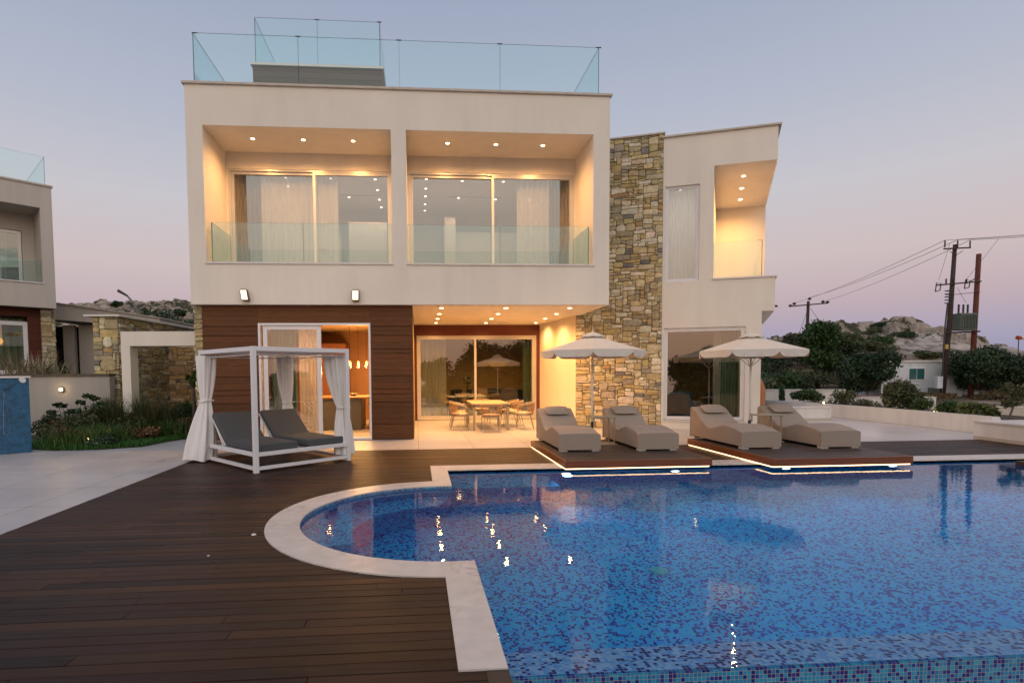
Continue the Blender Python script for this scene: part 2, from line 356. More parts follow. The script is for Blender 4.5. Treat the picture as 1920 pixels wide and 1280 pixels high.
rnd = random.Random(7)
def jit(c, a, r=rnd): 
    k = 1 + r.uniform(-a, a); return tuple(x*k*(1+r.uniform(-a*.25, a*.25)) for x in c)
STONES = [((.52,.45,.29),9),((.46,.37,.19),9),((.43,.33,.15),4),((.37,.31,.18),7),((.33,.29,.21),5),((.17,.165,.155),1),((.36,.24,.11),1),((.62,.56,.42),6)]
def stones(mb, w, h, seed, u=.075, uz=.055, dep=.045, bright=1.0, tint=(1,1,1)):
    """random rubble ashlar filling w x h; mb.T maps (s, out, z)"""
    r = random.Random(seed); nx = max(1, round(w/u)); nz = max(1, round(h/uz)); ux = w/nx; uzz = h/nz
    occ = [[False]*nx for _ in range(nz)]
    pal = [c for c, k in STONES for _ in range(k)]
    def wp(i, j):
        x, z = i*ux, j*uzz
        if 0 < i < nx: x += .030*mnoise.noise((i*.9+seed, j*.9, 3.1))
        if 0 < j < nz: z += .036*mnoise.noise((i*.55+seed, j*.9, 9.7))
        return x, z
    for j in range(nz):
        for i in range(nx):
            if occ[j][i]: continue
            big = r.random()
            sw = r.choice([2,3,4,4,5,6,7]) if big > .3 else r.choice([2,2,3,3]); sh = r.choice([1,2,2,2,3,3,4]) if big > .3 else r.choice([1,1,2])
            if sh == 1: sw = max(sw, 3)
            k = 0
            while k < sw and i+k < nx and not occ[j][i+k]: k += 1
            sw = k; ok = 1
            while ok < sh and j+ok < nz and all(not occ[j+ok][i+q] for q in range(sw)): ok += 1
            sh = ok
            for a in range(sh):
                for b in range(sw): occ[j+a][i+b] = True
            a, b, c, d = wp(i, j), wp(i+sw, j), wp(i+sw, j+sh), wp(i, j+sh)
            g = .006
            ww, hh = sw*ux, sh*uzz
            pts = []
            cs = min(ww, hh)*.5*r.uniform(.25, .7)
            for (px, pz), (sxn, szn) in zip((a, b, c, d), ((1,1),(-1,1),(-1,-1),(1,-1))):
                px += sxn*g; pz += szn*g
                c1 = cs*r.uniform(.3, 1); c2 = cs*r.uniform(.3, 1)
                p1 = (px + sxn*c1, pz); p2 = (px, pz + szn*c2)
                pts += [p2, p1] if (sxn, szn) in ((1,1), (-1,-1)) else [p1, p2]
            cx = sum(p[0] for p in pts)/8; cz = sum(p[1] for p in pts)/8
            D = dep*r.uniform(.5, 1.05); vs = []
            for sc, dd in ((1.0, -.01), (1.0, D*.55), (.93, D*.9), (.6, D*1.05)):
                for q, (px, pz) in enumerate(pts):
                    vs.append((cx+(px-cx)*sc, dd + (r.uniform(-.004,.004) if dd > .02 else 0), cz+(pz-cz)*sc))
            fs = []
            for L in range(3):
                for q in range(8):
                    A = L*8+q; B = L*8+(q+1) % 8; fs.append((A, B, B+8, A+8))
            fs.append(tuple(range(24, 32)))
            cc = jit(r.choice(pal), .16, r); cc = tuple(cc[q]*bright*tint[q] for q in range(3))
            mb.add(vs, fs, cc)

def spot(name, loc, power, size=130, col=(1,.50,.17), parent=None, blend=.6, rad=.04, tgt=None):
    d = bpy.data.lights.new(name, 'SPOT'); d.energy = power; d.spot_size = R(size); d.spot_blend = blend; d.color = col; d.shadow_soft_size = rad
    o = bpy.data.objects.new(name, d); COL.objects.link(o); o.location = loc
    if parent:
        o.parent = parent
        if parent.type == 'EMPTY': o.matrix_parent_inverse = parent.matrix_basis.inverted()
    if tgt: o.rotation_euler = (Vector(tgt)-Vector(loc)).to_track_quat('-Z', 'Y').to_euler()
    return o
def point(name, loc, power, col=(1,.6,.27), rad=.05, parent=None):
    d = bpy.data.lights.new(name, 'POINT'); d.energy = power; d.color = col; d.shadow_soft_size = rad
    o = bpy.data.objects.new(name, d); COL.objects.link(o); o.location = loc
    if parent:
        o.parent = parent
        if parent.type == 'EMPTY': o.matrix_parent_inverse = parent.matrix_basis.inverted()
    return o
WARM = (1,.47,.145)
ROOM = (1,.66,.40)
def downlight(x, y, z, parent, power=9, r=.045, st=None, size=140, lamp=True, lc=WARM, glow=.022):
    m = MB(); m.lathe([(r+.018, z-.003), (r+.018, z-.008), (r, z-.008), (r, z-.003)], x, y, 20)
    o = m.build('downlight', M['white_metal'], parent)
    m = MB(); m.lathe([(r-.001, z-.006), (r-.002, z-.0075)], x, y, 16); m.build('lamp_face', st or M['lamp_white'], o)
    if lamp:
        spot('downlight_lamp', (x, y, z-.03), power*.62, 158, parent=o, col=lc, blend=1)
    return o

def streaks(m, sc, amp, zst=.10):
    t = m.node_tree; b = t.nodes['Principled BSDF']; src = b.inputs['Base Color'].links[0].from_socket
    tcn = N(t, 'ShaderNodeTexCoord'); mp = N(t, 'ShaderNodeMapping'); mp.inputs['Scale'].default_value = (sc, sc, sc*zst); t.links.new(tcn.outputs['Object'], mp.inputs[0])
    nz = N(t, 'ShaderNodeTexNoise'); nz.inputs['Detail'].default_value = 5; nz.inputs['Scale'].default_value = 1; t.links.new(mp.outputs[0], nz.inputs['Vector'])
    mr = N(t, 'ShaderNodeMapRange'); mr.inputs['From Min'].default_value = .45; mr.inputs['From Max'].default_value = .72; mr.inputs['To Min'].default_value = 1; mr.inputs['To Max'].default_value = 1-amp; t.links.new(nz.outputs[0], mr.inputs['Value'])
    mu = N(t, 'ShaderNodeMix', data_type='RGBA', blend_type='MULTIPLY'); mu.inputs[0].default_value = 1; t.links.new(src, mu.inputs[6]); t.links.new(mr.outputs[0], mu.inputs[7]); t.links.new(mu.outputs[2], b.inputs['Base Color'])
streaks(M['stucco'], 3.0, .05); streaks(M['stucco_white'], 4.0, .12); streaks(M['cabin'], 2.0, .3); streaks(M['cap'], 5, .25, 1); streaks(M['tile'], .8, .10, 1)

# ================================================================== SETTING
def grid_ground():
    def hgt(x, y):
        h = -.35
        # rocky hill right
        d = ((x-78)/(17 if x > 78 else 26))**2 + ((y-94)/28)**2
        h += 7.4*math.exp(-d*1.1)
        d = ((x-50)/26)**2 + ((y-74)/20)**2
        h += 3.4*math.exp(-d)
        # hill left and back
        d = ((x+70)/60)**2 + ((y-135)/36)**2
        h += 14.3*math.exp(-d*.8)
        d = ((x+20)/60)**2 + ((y-170)/40)**2
        h += 13*math.exp(-d)
        if y > 30:
            k = min(1, (y-30)/40)
            rough = mnoise.fractal((x*.06, y*.06, 1.3), .9, 2.1, 6)
            h += k*1.5*rough*(1 if (x > 60 or x < -20) else .5)
            rr = mnoise.ridged_multi_fractal((x*.16, y*.16, 4.2), .9, 2.2, 5, 1, 2)
            if h > 2.2: h += min(1, (h-2.2)/2)*(rr-1)*.65
        # land falls away on the sea side behind the camera
        if y < -6: h -= min(6, (-6-y)*.25)
        return h
    fine_x = list(np.linspace(-150, 170, 190)); fine_y = list(np.linspace(-60, 30, 30)) + list(np.linspace(31, 210, 150))
    xs = [-3000, -800, -300] + fine_x + [350, 900, 3000]; ys = [-3000, -400, -120] + fine_y + [400, 1200, 3000]
    mb = MB(); nx, ny = len(xs), len(ys); vs = []
    for y in ys:
        for x in xs: vs.append((x, y, hgt(x, y) if abs(x) < 250 and abs(y) < 260 else (-.35 if y > 0 else -6)))
    fs = []
    for j in range(ny-1):
        for i in range(nx-1):
            if xs[i+1] <= 14.8 and xs[i] >= -14.5 and ys[j] > .8 and ys[j+1] < 24: continue
            a = j*nx+i; fs.append((a, a+1, a+nx+1, a+nx))
    mb.add(vs, fs)
    m = bpy.data.materials.new('ground_scrub'); m.use_nodes = True; t = m.node_tree; b = t.nodes['Principled BSDF']; b.inputs['Roughness'].default_value = .95
    tcn = N(t, 'ShaderNodeTexCoord'); n1 = N(t, 'ShaderNodeTexNoise'); n1.inputs['Scale'].default_value = .22; n1.inputs['Detail'].default_value = 9; n1.inputs['Roughness'].default_value = .68
    t.links.new(tcn.outputs['Object'], n1.inputs['Vector'])
    rp = ramp(t, [(.36, (.020,.026,.011,1)), (.44, (.05,.045,.02,1)), (.50, (.12,.075,.04,1)), (.56, (.20,.14,.085,1)), (.64, (.34,.27,.20,1))]); t.links.new(n1.outputs[0], rp.inputs[0])
    rk = ramp(t, [(.34, (.05,.05,.03,1)), (.44, (.24,.20,.16,1)), (.50, (.46,.39,.33,1)), (.7, (.60,.53,.46,1))])
    n2 = N(t, 'ShaderNodeTexNoise'); n2.inputs['Scale'].default_value = .55; n2.inputs['Detail'].default_value = 9; n2.inputs['Roughness'].default_value = .7; t.links.new(tcn.outputs['Object'], n2.inputs['Vector']); t.links.new(n2.outputs[0], rk.inputs[0])
    sp = N(t, 'ShaderNodeSeparateXYZ'); t.links.new(tcn.outputs['Object'], sp.inputs[0])
    mr = N(t, 'ShaderNodeMapRange'); mr.inputs['From Min'].default_value = 2.6; mr.inputs['From Max'].default_value = 4.4; t.links.new(sp.outputs['Z'], mr.inputs['Value'])
    mm = N(t, 'ShaderNodeMix', data_type='RGBA'); t.links.new(mr.outputs[0], mm.inputs[0]); t.links.new(rp.outputs[0], mm.inputs[6]); t.links.new(rk.outputs[0], mm.inputs[7]); t.links.new(mm.outputs[2], b.inputs['Base Color'])
    bp = N(t, 'ShaderNodeBump'); bp.inputs['Strength'].default_value = .9; bp.inputs['Distance'].default_value = .6; t.links.new(n2.outputs[0], bp.inputs['Height']); t.links.new(bp.outputs[0], b.inputs['Normal'])
    o = mb.build('ground', m); tag(o, kind='structure')
    for p in o.data.polygons: p.use_smooth = False
    return hgt
hgt = grid_ground()
def rock_patch(x0, x1, y0, y1, res, label, zmin, amp):
    nx = int((x1-x0)/res); ny = int((y1-y0)/res); vs = []; cs = []
    for j in range(ny+1):
        for i in range(nx+1):
            x = x0+(x1-x0)*i/nx; y = y0+(y1-y0)*j/ny; h = hgt(x, y)
            edge = min(i, nx-i, j, ny-j)/6.0; k = max(0, min(1, edge))*max(0, min(1, (h-zmin)/1.6))
            p = (x*.42 + .5*mnoise.noise((x*.3, y*.3, 7)), y*.34, h*.8); D, _ = mnoise.voronoi(p)
            pl = mnoise.cell((round(_[0][0]*3), round(_[0][1]*3), round(_[0][2]*3)))
            q = (x*1.3, y*1.1, 3.0); D2, _2 = mnoise.voronoi(q)
            z = h - .35 + k*(.30 + amp*(min(.35, D[1]-D[0])*1.7 + .55*pl) + .28*min(.3, D2[1]-D2[0])*2)
            vs.append((x, y, z)); 
    fs = [(j*(nx+1)+i, j*(nx+1)+i+1, (j+1)*(nx+1)+i+1, (j+1)*(nx+1)+i) for j in range(ny) for i in range(nx)]
    m = MB(); m.add(vs, fs); o = m.build(label, M['rock']); tag(o, kind='structure')
def rock_mat():
    m = mat('hill_rock', (.34,.285,.235), .95, nscale=.9, namp=.35, nsc2=(.12,.25), bump=.9, bscale=1.6, bdist=.5)
    t = m.node_tree; b = t.nodes['Principled BSDF']; src = b.inputs['Base Color'].links[0].from_socket
    tcn = N(t, 'ShaderNodeTexCoord'); nz = N(t, 'ShaderNodeTexNoise'); nz.inputs['Scale'].default_value = .35; nz.inputs['Detail'].default_value = 8; nz.inputs['Roughness'].default_value = .7; t.links.new(tcn.outputs['Object'], nz.inputs['Vector'])
    mr = N(t, 'ShaderNodeMapRange'); mr.inputs['From Min'].default_value = .48; mr.inputs['From Max'].default_value = .54; t.links.new(nz.outputs[0], mr.inputs['Value'])
    mm = N(t, 'ShaderNodeMix', data_type='RGBA'); t.links.new(mr.outputs[0], mm.inputs[0]); t.links.new(src, mm.inputs[6]); mm.inputs[7].default_value = (.055,.055,.028,1); t.links.new(mm.outputs[2], b.inputs['Base Color']); return m
M['rock'] = rock_mat()
rock_patch(50, 125, 70, 110, .45, 'rocky_hill', 3.2, 1.5)
rock_patch(-120, -18, 92, 140, .6, 'rocky_hill_left', 7.0, 1.3)
# sea far behind the camera (mirrored in the panes)
sm = mat('sea_water', (.05,.09,.13), .12, nscale=.02, namp=.2, bump=.4, bscale=.4, bdist=.3)
mb = MB(); mb.add([(-2500,-2900,-5.6),(2500,-2900,-5.6),(2500,-150,-5.6),(-2500,-150,-5.6)], [(0,1,2,3)])
tag(mb.build('sea', sm), kind='structure')

# --- pool geometry
WZ = -.035
CX, CY = .31, 6.26
RO, RI = 1.95, 1.60
PX0, PXR = .47, 13.6      # inner left side, right end
PY0, PY1 = 2.88, 9.13     # infinity edge, back
def arc(r, a0, a1, n, cx=CX, cy=CY):
    return [(cx + r*math.cos(a0+(a1-a0)*i/n), cy + r*math.sin(a0+(a1-a0)*i/n)) for i in range(n+1)]
def arc_to_x(r, x):  # angle at which circle reaches x
    return math.acos(max(-1, min(1, (x-CX)/r)))
aI = arc_to_x(RI, .46); aO = arc_to_x(RO, .20)
inner = [(PX0, PY1)] + arc(RI, aI, 2*PI-aI, 56) + [(PX0, PY0)]           # left boundary of the water, back to front
inner[1] = (.465, inner[1][1]); inner[-2] = (.465, inner[-2][1])
outer = [(.20, 9.60)] + arc(RO, aO, 2*PI-aO, 56) + [(.20, 2.92)]
# coping: strip between outer and inner, top z = .012
def coping():
    mb = MB()
    o2 = [(.20, 9.60)] + arc(RO, aO, 2*PI-aO, 56) + [(.20, 2.92)]
    i2 = [(PX0, PY1)] + inner[1:-1] + [(PX0, 2.92)]
    z1, z0 = .012, -.05
    n = len(o2)
    vs = [(x, y, z1) for x, y in o2] + [(x, y, z1) for x, y in i2] + [(x, y, z0) for x, y in o2] + [(x, y, z0) for x, y in i2]
    fs = []
    for k in range(n-1):
        fs.append((k, n+k, n+k+1, k+1)); fs.append((n+k, 3*n+k, 3*n+k+1, n+k+1)); fs.append((k, k+1, 2*n+k+1, 2*n+k)); fs.append((2*n+k, 2*n+k+1, 3*n+k+1, 3*n+k))
    fs.append((n-1, 2*n-1, 4*n-1, 3*n-1))
    mb.add(vs, fs)
    # back coping
    mb.add([(.20,9.60,z1),(PX0,PY1,z1),(10.15,PY1,z1),(10.40,9.60,z1),(.20,9.60,z0),(PX0,PY1,z0),(10.15,PY1,z0),(10.40,9.60,z0)],
           [(0,1,2,3),(1,5,6,2),(0,3,7,4),(3,2,6,7),(4,7,6,5)])
    mb.add([(10.15,PY1,z1),(PXR,PY1,z1),(PXR,9.60,z1),(10.40,9.60,z1),(10.15,PY1,z0),(PXR,PY1,z0)], [(0,1,2,3),(0,4,5,1)])
    o = mb.build('pool_coping', M['marble']); tag(o, kind='structure')
    t = M['marble'].node_tree; b = t.nodes['Principled BSDF']; src = b.inputs['Base Color'].links[0].from_socket
    # veins
    tcn = N(t, 'ShaderNodeTexCoord'); nz = N(t, 'ShaderNodeTexNoise'); nz.inputs['Scale'].default_value = 3.1; nz.inputs['Detail'].default_value = 7; nz.inputs['Distortion'].default_value = 1.4; t.links.new(tcn.outputs['Object'], nz.inputs['Vector'])
    rv = ramp(t, [(0,(1,1,1,1)),(.44,(1,1,1,1)),(.50,(.62,.64,.66,1)),(.56,(1,1,1,1)),(1,(1,1,1,1))]); t.links.new(nz.outputs[0], rv.inputs[0])
    nw = N(t, 'ShaderNodeTexNoise'); nw.inputs['Scale'].default_value = 1.3; t.links.new(tcn.outputs['Object'], nw.inputs['Vector'])
    ms = N(t, 'ShaderNodeMapRange'); ms.inputs['From Min'].default_value = .45; ms.inputs['From Max'].default_value = .65; t.links.new(nw.outputs[0], ms.inputs['Value'])
    mu = N(t, 'ShaderNodeMix', data_type='RGBA', blend_type='MULTIPLY'); t.links.new(ms.outputs[0], mu.inputs[0]); t.links.new(src, mu.inputs[6]); t.links.new(rv.outputs[0], mu.inputs[7])
    # slab joints, radial round the lobe and straight along the sides
    t.links.new(mu.outputs[2], b.inputs['Base Color'])
coping()
# pool basin
def basin():
    mb = MB(); FZ = -1.35
    poly = inner[:]                                    # back-left -> front-left
    top = -.004
    n = len(poly)
    # left wall
    vs = [(x, y, top) for x, y in poly] + [(x, y, FZ) for x, y in poly]
    mb.add(vs, [(k, k+1, n+k+1, n+k) for k in range(n-1)])
    # back wall, right wall
    mb.add([(PX0,PY1,top),(PXR,PY1,top),(PXR,PY1,FZ),(PX0,PY1,FZ)], [(0,3,2,1)])
    mb.add([(PXR,PY1,top),(PXR,PY0-.3,top),(PXR,PY0-.3,FZ),(PXR,PY1,FZ)], [(0,3,2,1)])
    # floor (rectangle + lobe)
    mb.add([(PX0-2.2,PY0,FZ),(PXR,PY0,FZ),(PXR,PY1,FZ),(PX0-2.2,PY1,FZ)], [(0,1,2,3)])
    # bench along the back
    mb.box(PX0-.3, 2.15, 8.35, PY1, FZ, -.50)
    # curved bench round the back of the lobe
    ring = arc(RI+.05, aI, R(200), 24) + arc(RI-.55, aI+.15, R(200), 24)[::-1]
    mb.prism(ring, FZ, -.50)
    o = mb.build('pool_basin', M['pool_tile']); tag(o, kind='structure')
    # infinity edge wall with its shallow ledge: top just under water
    e = MB(); e.add([(PX0,3.20,-.070),(PXR,3.20,-.070),(PXR,3.20,FZ),(PX0,3.20,FZ)], [(0,1,2,3)])
    e.add([(PX0,2.905,-.042),(PXR,2.775,-.042),(PXR,3.20,-.070),(PX0,3.20,-.070)], [(0,1,2,3)])
    e.build('pool_ledge', M['ledge_sheen_tile']); tag(bpy.data.objects['pool_ledge'], kind='structure')
    f = MB(T=None)
    f.add([(PX0-.02,2.90,-.042),(PXR,2.77,-.042),(PXR,2.77,-1.2),(PX0-.02,2.90,-1.2)], [(0,3,2,1)])
    f.add([(PX0-.02,2.92,-.0415),(PXR,2.79,-.0415),(PXR,2.77,-.0415),(PX0-.02,2.90,-.0415)], [(0,3,2,1)])
    o = f.build('pool_edge_wall', M['rim_tile']); tag(o, kind='structure')
    g = MB(); g.box(PX0-.4, PXR, 1.8, 2.76, -1.25, -1.2); o = g.build('overflow_channel', M['pool_tile']); tag(o, kind='structure')
    # water: fan polygon
    w = MB()
    poly2 = [(x-.02 if 0 < k < n-1 else x, y) for k, (x, y) in enumerate(poly)]
    pts = [(PXR, PY1+.01), (PX0, PY1+.01)] + [(x, y) for x, y in inner[1:-1]] + [(PX0, 2.908), (PXR, 2.778)]
    w.add([(x, y, WZ) for x, y in pts], [tuple(range(len(pts)))])
    o = w.build('water', M['water']); tag(o, kind='structure')
    # drain
    d = MB(); d.lathe([(.10, FZ+.003), (.10, FZ+.02), (.075, FZ+.025)], 2.5, 5.6, 20)
    o = d.build('floor_drain', mat('drain_plastic', (.02,.45,.55), .4)); tag(o, 'round turquoise drain cover on the pool floor', 'drain cover')
basin()
for i, x in enumerate((2.45, 4.33, 6.30, 8.25)):
    m = MB(); m.lathe([(.10, .0), (.10, .02), (.085, .03)], 0, 0, 20)
    r = m.build('pool_light', M['white_metal'])
    m2 = MB(); m2.lathe([(.082, .026), (.06, .036)], 0, 0, 20); f = m2.build('lamp_face', M['pool_lamp'], r)
    r.rotation_euler = (R(90), 0, 0); r.location = r.location = (x, PY1-.001, -.30)
    spot('pool_lamp', (x, PY1-.12, -.40), 55, 150, (.62,.86,1), r, .9, .08, (x, PY1-4, -.9)) if False else None
    pl_ = spot('pool_lamp', (x, PY1-.12, -.36), 120, 96, (.22,.66,1), None, 1, .08, (x, PY1-6, -.40)); pl_.parent = r; pl_.matrix_parent_inverse = (Matrix.Translation((x, PY1-.001, -.30)) @ Matrix.Rotation(R(90), 4, 'X')).inverted()
    tag(r, ('underwater light below the front left corner of the left lounger platform', 'underwater light below the right half of the left lounger platform',
        'underwater light below the left half of the right lounger platform', 'underwater light below the right end of the right lounger platform')[i], 'pool light', 'underwater lights in the pool back wall')

# --- deck boards (one mesh, colour per board)
def deck():
    mb = MB(); r = random.Random(11); P = .118; XL, XR_, = -4.25, 13.3
    def water_iv(y0, y1):
        # blocked interval [xa, xb] in x (under the coping) for a board row
        if y1 <= 2.97: return (.465, 99) 
        if y0 >= 9.55: return None
        if y0 >= 9.2: return (.24, 99)
        xs = []
        for y in (y0, (y0+y1)/2, y1):
            d = abs(y-CY); rr = RO-.05
            xa = .24
            if d < rr: xa = min(xa, CX - math.sqrt(rr*rr-d*d))
            xs.append(xa)
        return (max(xs), 99)
    y = .35
    cols = [(.032,.018,.011), (.038,.022,.012), (.027,.016,.011), (.044,.025,.012), (.024,.015,.012), (.040,.025,.015), (.030,.019,.014)]
    while y < 11.78:
        y1 = y + P - .006
        iv = water_iv(y, y1)
        lim = iv[0] if iv else XR_
        x = XL - (r.random()*.0)
        first = True
        while x < lim:
            L = r.choice([1.8, 2.4, 3.0, 3.6, 4.2])*r.uniform(.9, 1.1)
            if first: L *= r.uniform(.3, 1)
            first = False
            x1 = min(x+L, lim)
            c = jit(r.choice(cols), .30, r)
            if r.random() < .05: c = (c[0]*1.7, c[1]*1.5, c[2]*1.2)
            dz = r.uniform(-.0012, .0012)
            sk = r.uniform(-.0015,.0015)
            mb.box(x+.0015, x1-.0015, y, min(y1, 11.79), -.025, 0.0+dz, c)
            x = x1
        y += P
    # far right strip of deck beside pool end (beyond the pool)
    o = mb.build('pool_deck', M['deck'], bevel=.003, seg=1); tag(o, kind='structure')
    g = MB(); ao = arc_to_x(RO-.06, .28); pl = [(.28,11.79),(XL,11.79),(XL,-.2),(.28,-.2)] + arc(RO-.06, 2*PI-ao, ao, 40); g.add([(x, y, -.03) for x, y in pl], [tuple(range(len(pl)))]); g.add([(.30,9.5,-.03),(XR_,9.5,-.03),(XR_,11.79,-.03),(.30,11.79,-.03)], [(0,1,2,3)])
    o = g.build('deck_base', M['deck_void']); tag(o, kind='structure')
    g = MB(); g.box(.35, .472, .3, 2.935, -1.2, .002); o = g.build('deck_edge_board', M['plank_dark']); tag(o, kind='structure')
M['plank_dark'] = mat('dark_edge_board', (.03,.022,.018), .5, nscale=3, namp=.3, stretch=(12,1,12))
deck()
# --- terrace paving
tr = MB()
tr.add([(-14.5,-1,-.004),(-4.254,-1,-.004),(-4.254,11.795,-.004),(-14.5,11.795,-.004)], [(0,1,2,3)])
tr.add([(-14.5,11.795,-.004),(14.8,11.795,-.004),(14.8,24,-.004),(-14.5,24,-.004)], [(0,1,2,3)])
tag(tr.build('terrace_paving', M['tile']), kind='structure')
m = MB(); m.lathe([(.0001,.0),(.022,.0),(.026,.008),(.016,.016),(.0001,.017)], -1.65, 5.66, 12)
tag(m.build('pebble', M['stucco_white'], smooth=True), 'small white pebble lying alone on the dark deck boards', 'pebble')
m = MB(); m.lathe([(.0001,.0),(.012,.0),(.013,.004),(.0001,.008)], -1.87, 5.05, 10)
tag(m.build('pebble', M['stucco_white'], smooth=True), 'tiny white stone chip on the dark boards nearer the camera than the pebble', 'pebble')

# ================================================================== VILLA
villa = thing('villa', 'large cream villa with two lit recessed balconies and a rubble stone tower beside the pool', 'house', (0, 13.5, 0))
XL, XR, YF, ZB, ZT = -5.21, 4.69, 13.5, 3.24, 8.20
RZ0, RZ1 = 4.20, 7.30      # recess opening
YR = 15.06
def wing(s, d, z): return (4.59 + .937*s + .3488*d, 16.03 - .3488*s + .937*d, z)
# upper box
m = MB()
m.box(XL, -4.84, YF, YR, RZ0, RZ1); m.box(-.56, -.21, YF, YR, RZ0, RZ1); m.box(4.29, XR, YF, YR, RZ0, RZ1)
m.box(XL, XR, YF, YR, RZ1, ZT)
m.box(XL, XR, YF, YF+.2, ZB, RZ0)
m.box(XL, XR, YF+.2, 19.3, ZB, 4.0)                       # slab over the porch
m.box(XL, XL+.2, YR, 22, 4.0, ZT); m.box(XR-.2, XR, YR, 22, 4.0, ZT)   # side walls
m.box(XL+.2, XR-.2, YR, 22, 7.9, ZT-.02); m.box(XL+.2, XR-.2, 21.8, 22, 4.0, 7.9)
for a, b in ((-4.84, -4.79), (4.26, 4.29)): m.box(a, b, YR, YR+.12, 4.0, RZ1)
m.box(-4.84, 4.29, YR+.001, YR+.2, 6.885, RZ1-.001)       # wall over the windows
m.box(-.61, -.19, YR+.002, YR+.2, 4.0, 6.885)
m.box(XL, -5.03, 13.9, 22, 0, ZB-.001)
m.build('upper_wall', M['stucco'], villa)
# thin dark drip line under the box
m = MB(); m.box(XL+.01, XR-.01, YF+.06, YF+.08, ZB-.012, ZB+.001); m.build('drip_edge', M['alu'], villa)
m = MB(); m.box(XL-.05, XR+.05, YF-.05, 22.05, ZT, ZT+.055); m.build('roof_cap', M['cap'], villa, bevel=.008)
for a, b in ((-4.86, -.54), (-.23, 4.31)):
    m = MB(); m.box(a, b, YF-.035, YF+.33, RZ0-.03, RZ0+.012); m.build('balcony_sill', M['sill'], villa, bevel=.006)
# glass rails
def rail(mb_parent, p0, p1, z0, z1, name='glass_rail', clips=True):
    p0 = Vector((*p0, 0)); p1 = Vector((*p1, 0)); d = (p1-p0).normalized(); n = Vector((-d.y, d.x, 0))*.008
    m = MB(); vs = [p0-n, p1-n, p1+n, p0+n]
    v = [(q.x, q.y, z0) for q in vs] + [(q.x, q.y, z1) for q in vs]
    m.add(v, [(4,5,6,7),(0,1,5,4),(2,3,7,6),(0,3,2,1)])
    o = m.build(name, M['glass_rail'], mb_parent)
    e = MB(); 
    e.box(0,0,0,0,0,0) if False else None
    for q in (p0, p1):
        e.add([(q.x-n.x, q.y-n.y, z0), (q.x+n.x, q.y+n.y, z0), (q.x+n.x, q.y+n.y, z1), (q.x-n.x, q.y-n.y, z1),
               (q.x-n.x+d.x*.003, q.y-n.y+d.y*.003, z0), (q.x+n.x+d.x*.003, q.y+n.y+d.y*.003, z0), (q.x+n.x+d.x*.003, q.y+n.y+d.y*.003, z1), (q.x-n.x+d.x*.003, q.y-n.y+d.y*.003, z1)],
              [(0,1,2,3),(4,7,6,5),(0,4,5,1),(1,5,6,2),(2,6,7,3),(3,7,4,0)])
    q0 = p0; q1 = p1
    e.add([(q0.x-n.x, q0.y-n.y, z1+.001), (q1.x-n.x, q1.y-n.y, z1+.001), (q1.x+n.x, q1.y+n.y, z1+.001), (q0.x+n.x, q0.y+n.y, z1+.001)], [(0,1,2,3)])
    e.build('glass_edge', M['glass_edge'], o)
    return o
def clip(p, z, o, dark=True):
    m = MB(); m.box(p[0]-.06, p[0]+.06, p[1]-.012, p[1]+.012, z-.004, z+.012); m.build('rail_clip', M['dark_metal'] if dark else M['alu'], o)
for (a, b, c_) in ((-4.75, -2.67, False), (-2.655, -.575, True)):
    o = rail(villa, (a, 13.68), (b, 13.68), RZ0+.012, 5.16)
    if c_: clip((-2.66, 13.68), 5.16, o, False)
o = rail(villa, (-4.76, 13.68), (-4.76, 15.02), RZ0+.012, 5.16)
for (a, b, c_) in ((-.20, 2.03, False), (2.045, 4.22, True)):
    o = rail(villa, (a, 13.68), (b, 13.68), RZ0+.012, 5.16)
    if c_: clip((2.04, 13.68), 5.16, o, False)
o = rail(villa, (4.23, 13.68), (4.23, 15.02), RZ0+.012, 5.16)
# roof rails
for a, b in ((-5.07, -2.705), (-2.695, -.355), (-.345, 2.055), (2.065, 4.485)):
    o = rail(villa, (a, 13.75), (b, 13.75), ZT+.055, 9.47)
    if b < 4: clip((b+.005, 13.75), 9.47, o)
    else: clip((b, 13.75), 9.47, o)
o = rail(villa, (-5.08, 13.76), (-5.08, 17.8), ZT+.055, 9.47); clip((-5.04, 13.76), 9.47, o)
rail(villa, (-5.08, 17.81), (-5.08, 21.8), ZT+.055, 9.47)
rail(villa, (4.49, 13.76), (4.49, 17.8), ZT+.055, 9.47); rail(villa, (4.49, 17.81), (4.49, 21.8), ZT+.055, 9.47)
rail(villa, (-5.07, 21.81), (-.3, 21.81), ZT+.055, 9.47); rail(villa, (-.29, 21.81), (4.48, 21.81), ZT+.055, 9.47)
# rooftop stair block with its own rail
m = MB(); r_ = random.Random(3)
z = ZT+.055
for i in range(9):
    z1 = min(9.69, z+.165); 
    if z1-z < .02: break
    m.box(-4.22, -.85, 15.5, 19.0, z, z1-.008, jit((.10,.072,.054), .2, r_)); z = z1
m.build('stair_block', M['plank'], villa)
m = MB(); m.box(-4.27, -.80, 15.44, 19.06, 9.69, 9.76); m.build('stair_block_cap', M['alu'], villa, bevel=.006)
for a, b in ((-4.14, -2.545), (-2.535, -.91)):
    o = rail(villa, (a, 15.52), (b, 15.52), 9.76, 10.93); clip((b if b > -1 else -2.54, 15.52), 10.93, o)
rail(villa, (-4.15, 15.53), (-4.15, 18.9), 9.76, 10.93); rail(villa, (-.90, 15.53), (-.90, 18.9), 9.76, 10.93); rail(villa, (-4.14, 18.91), (-.91, 18.91), 9.76, 10.93)

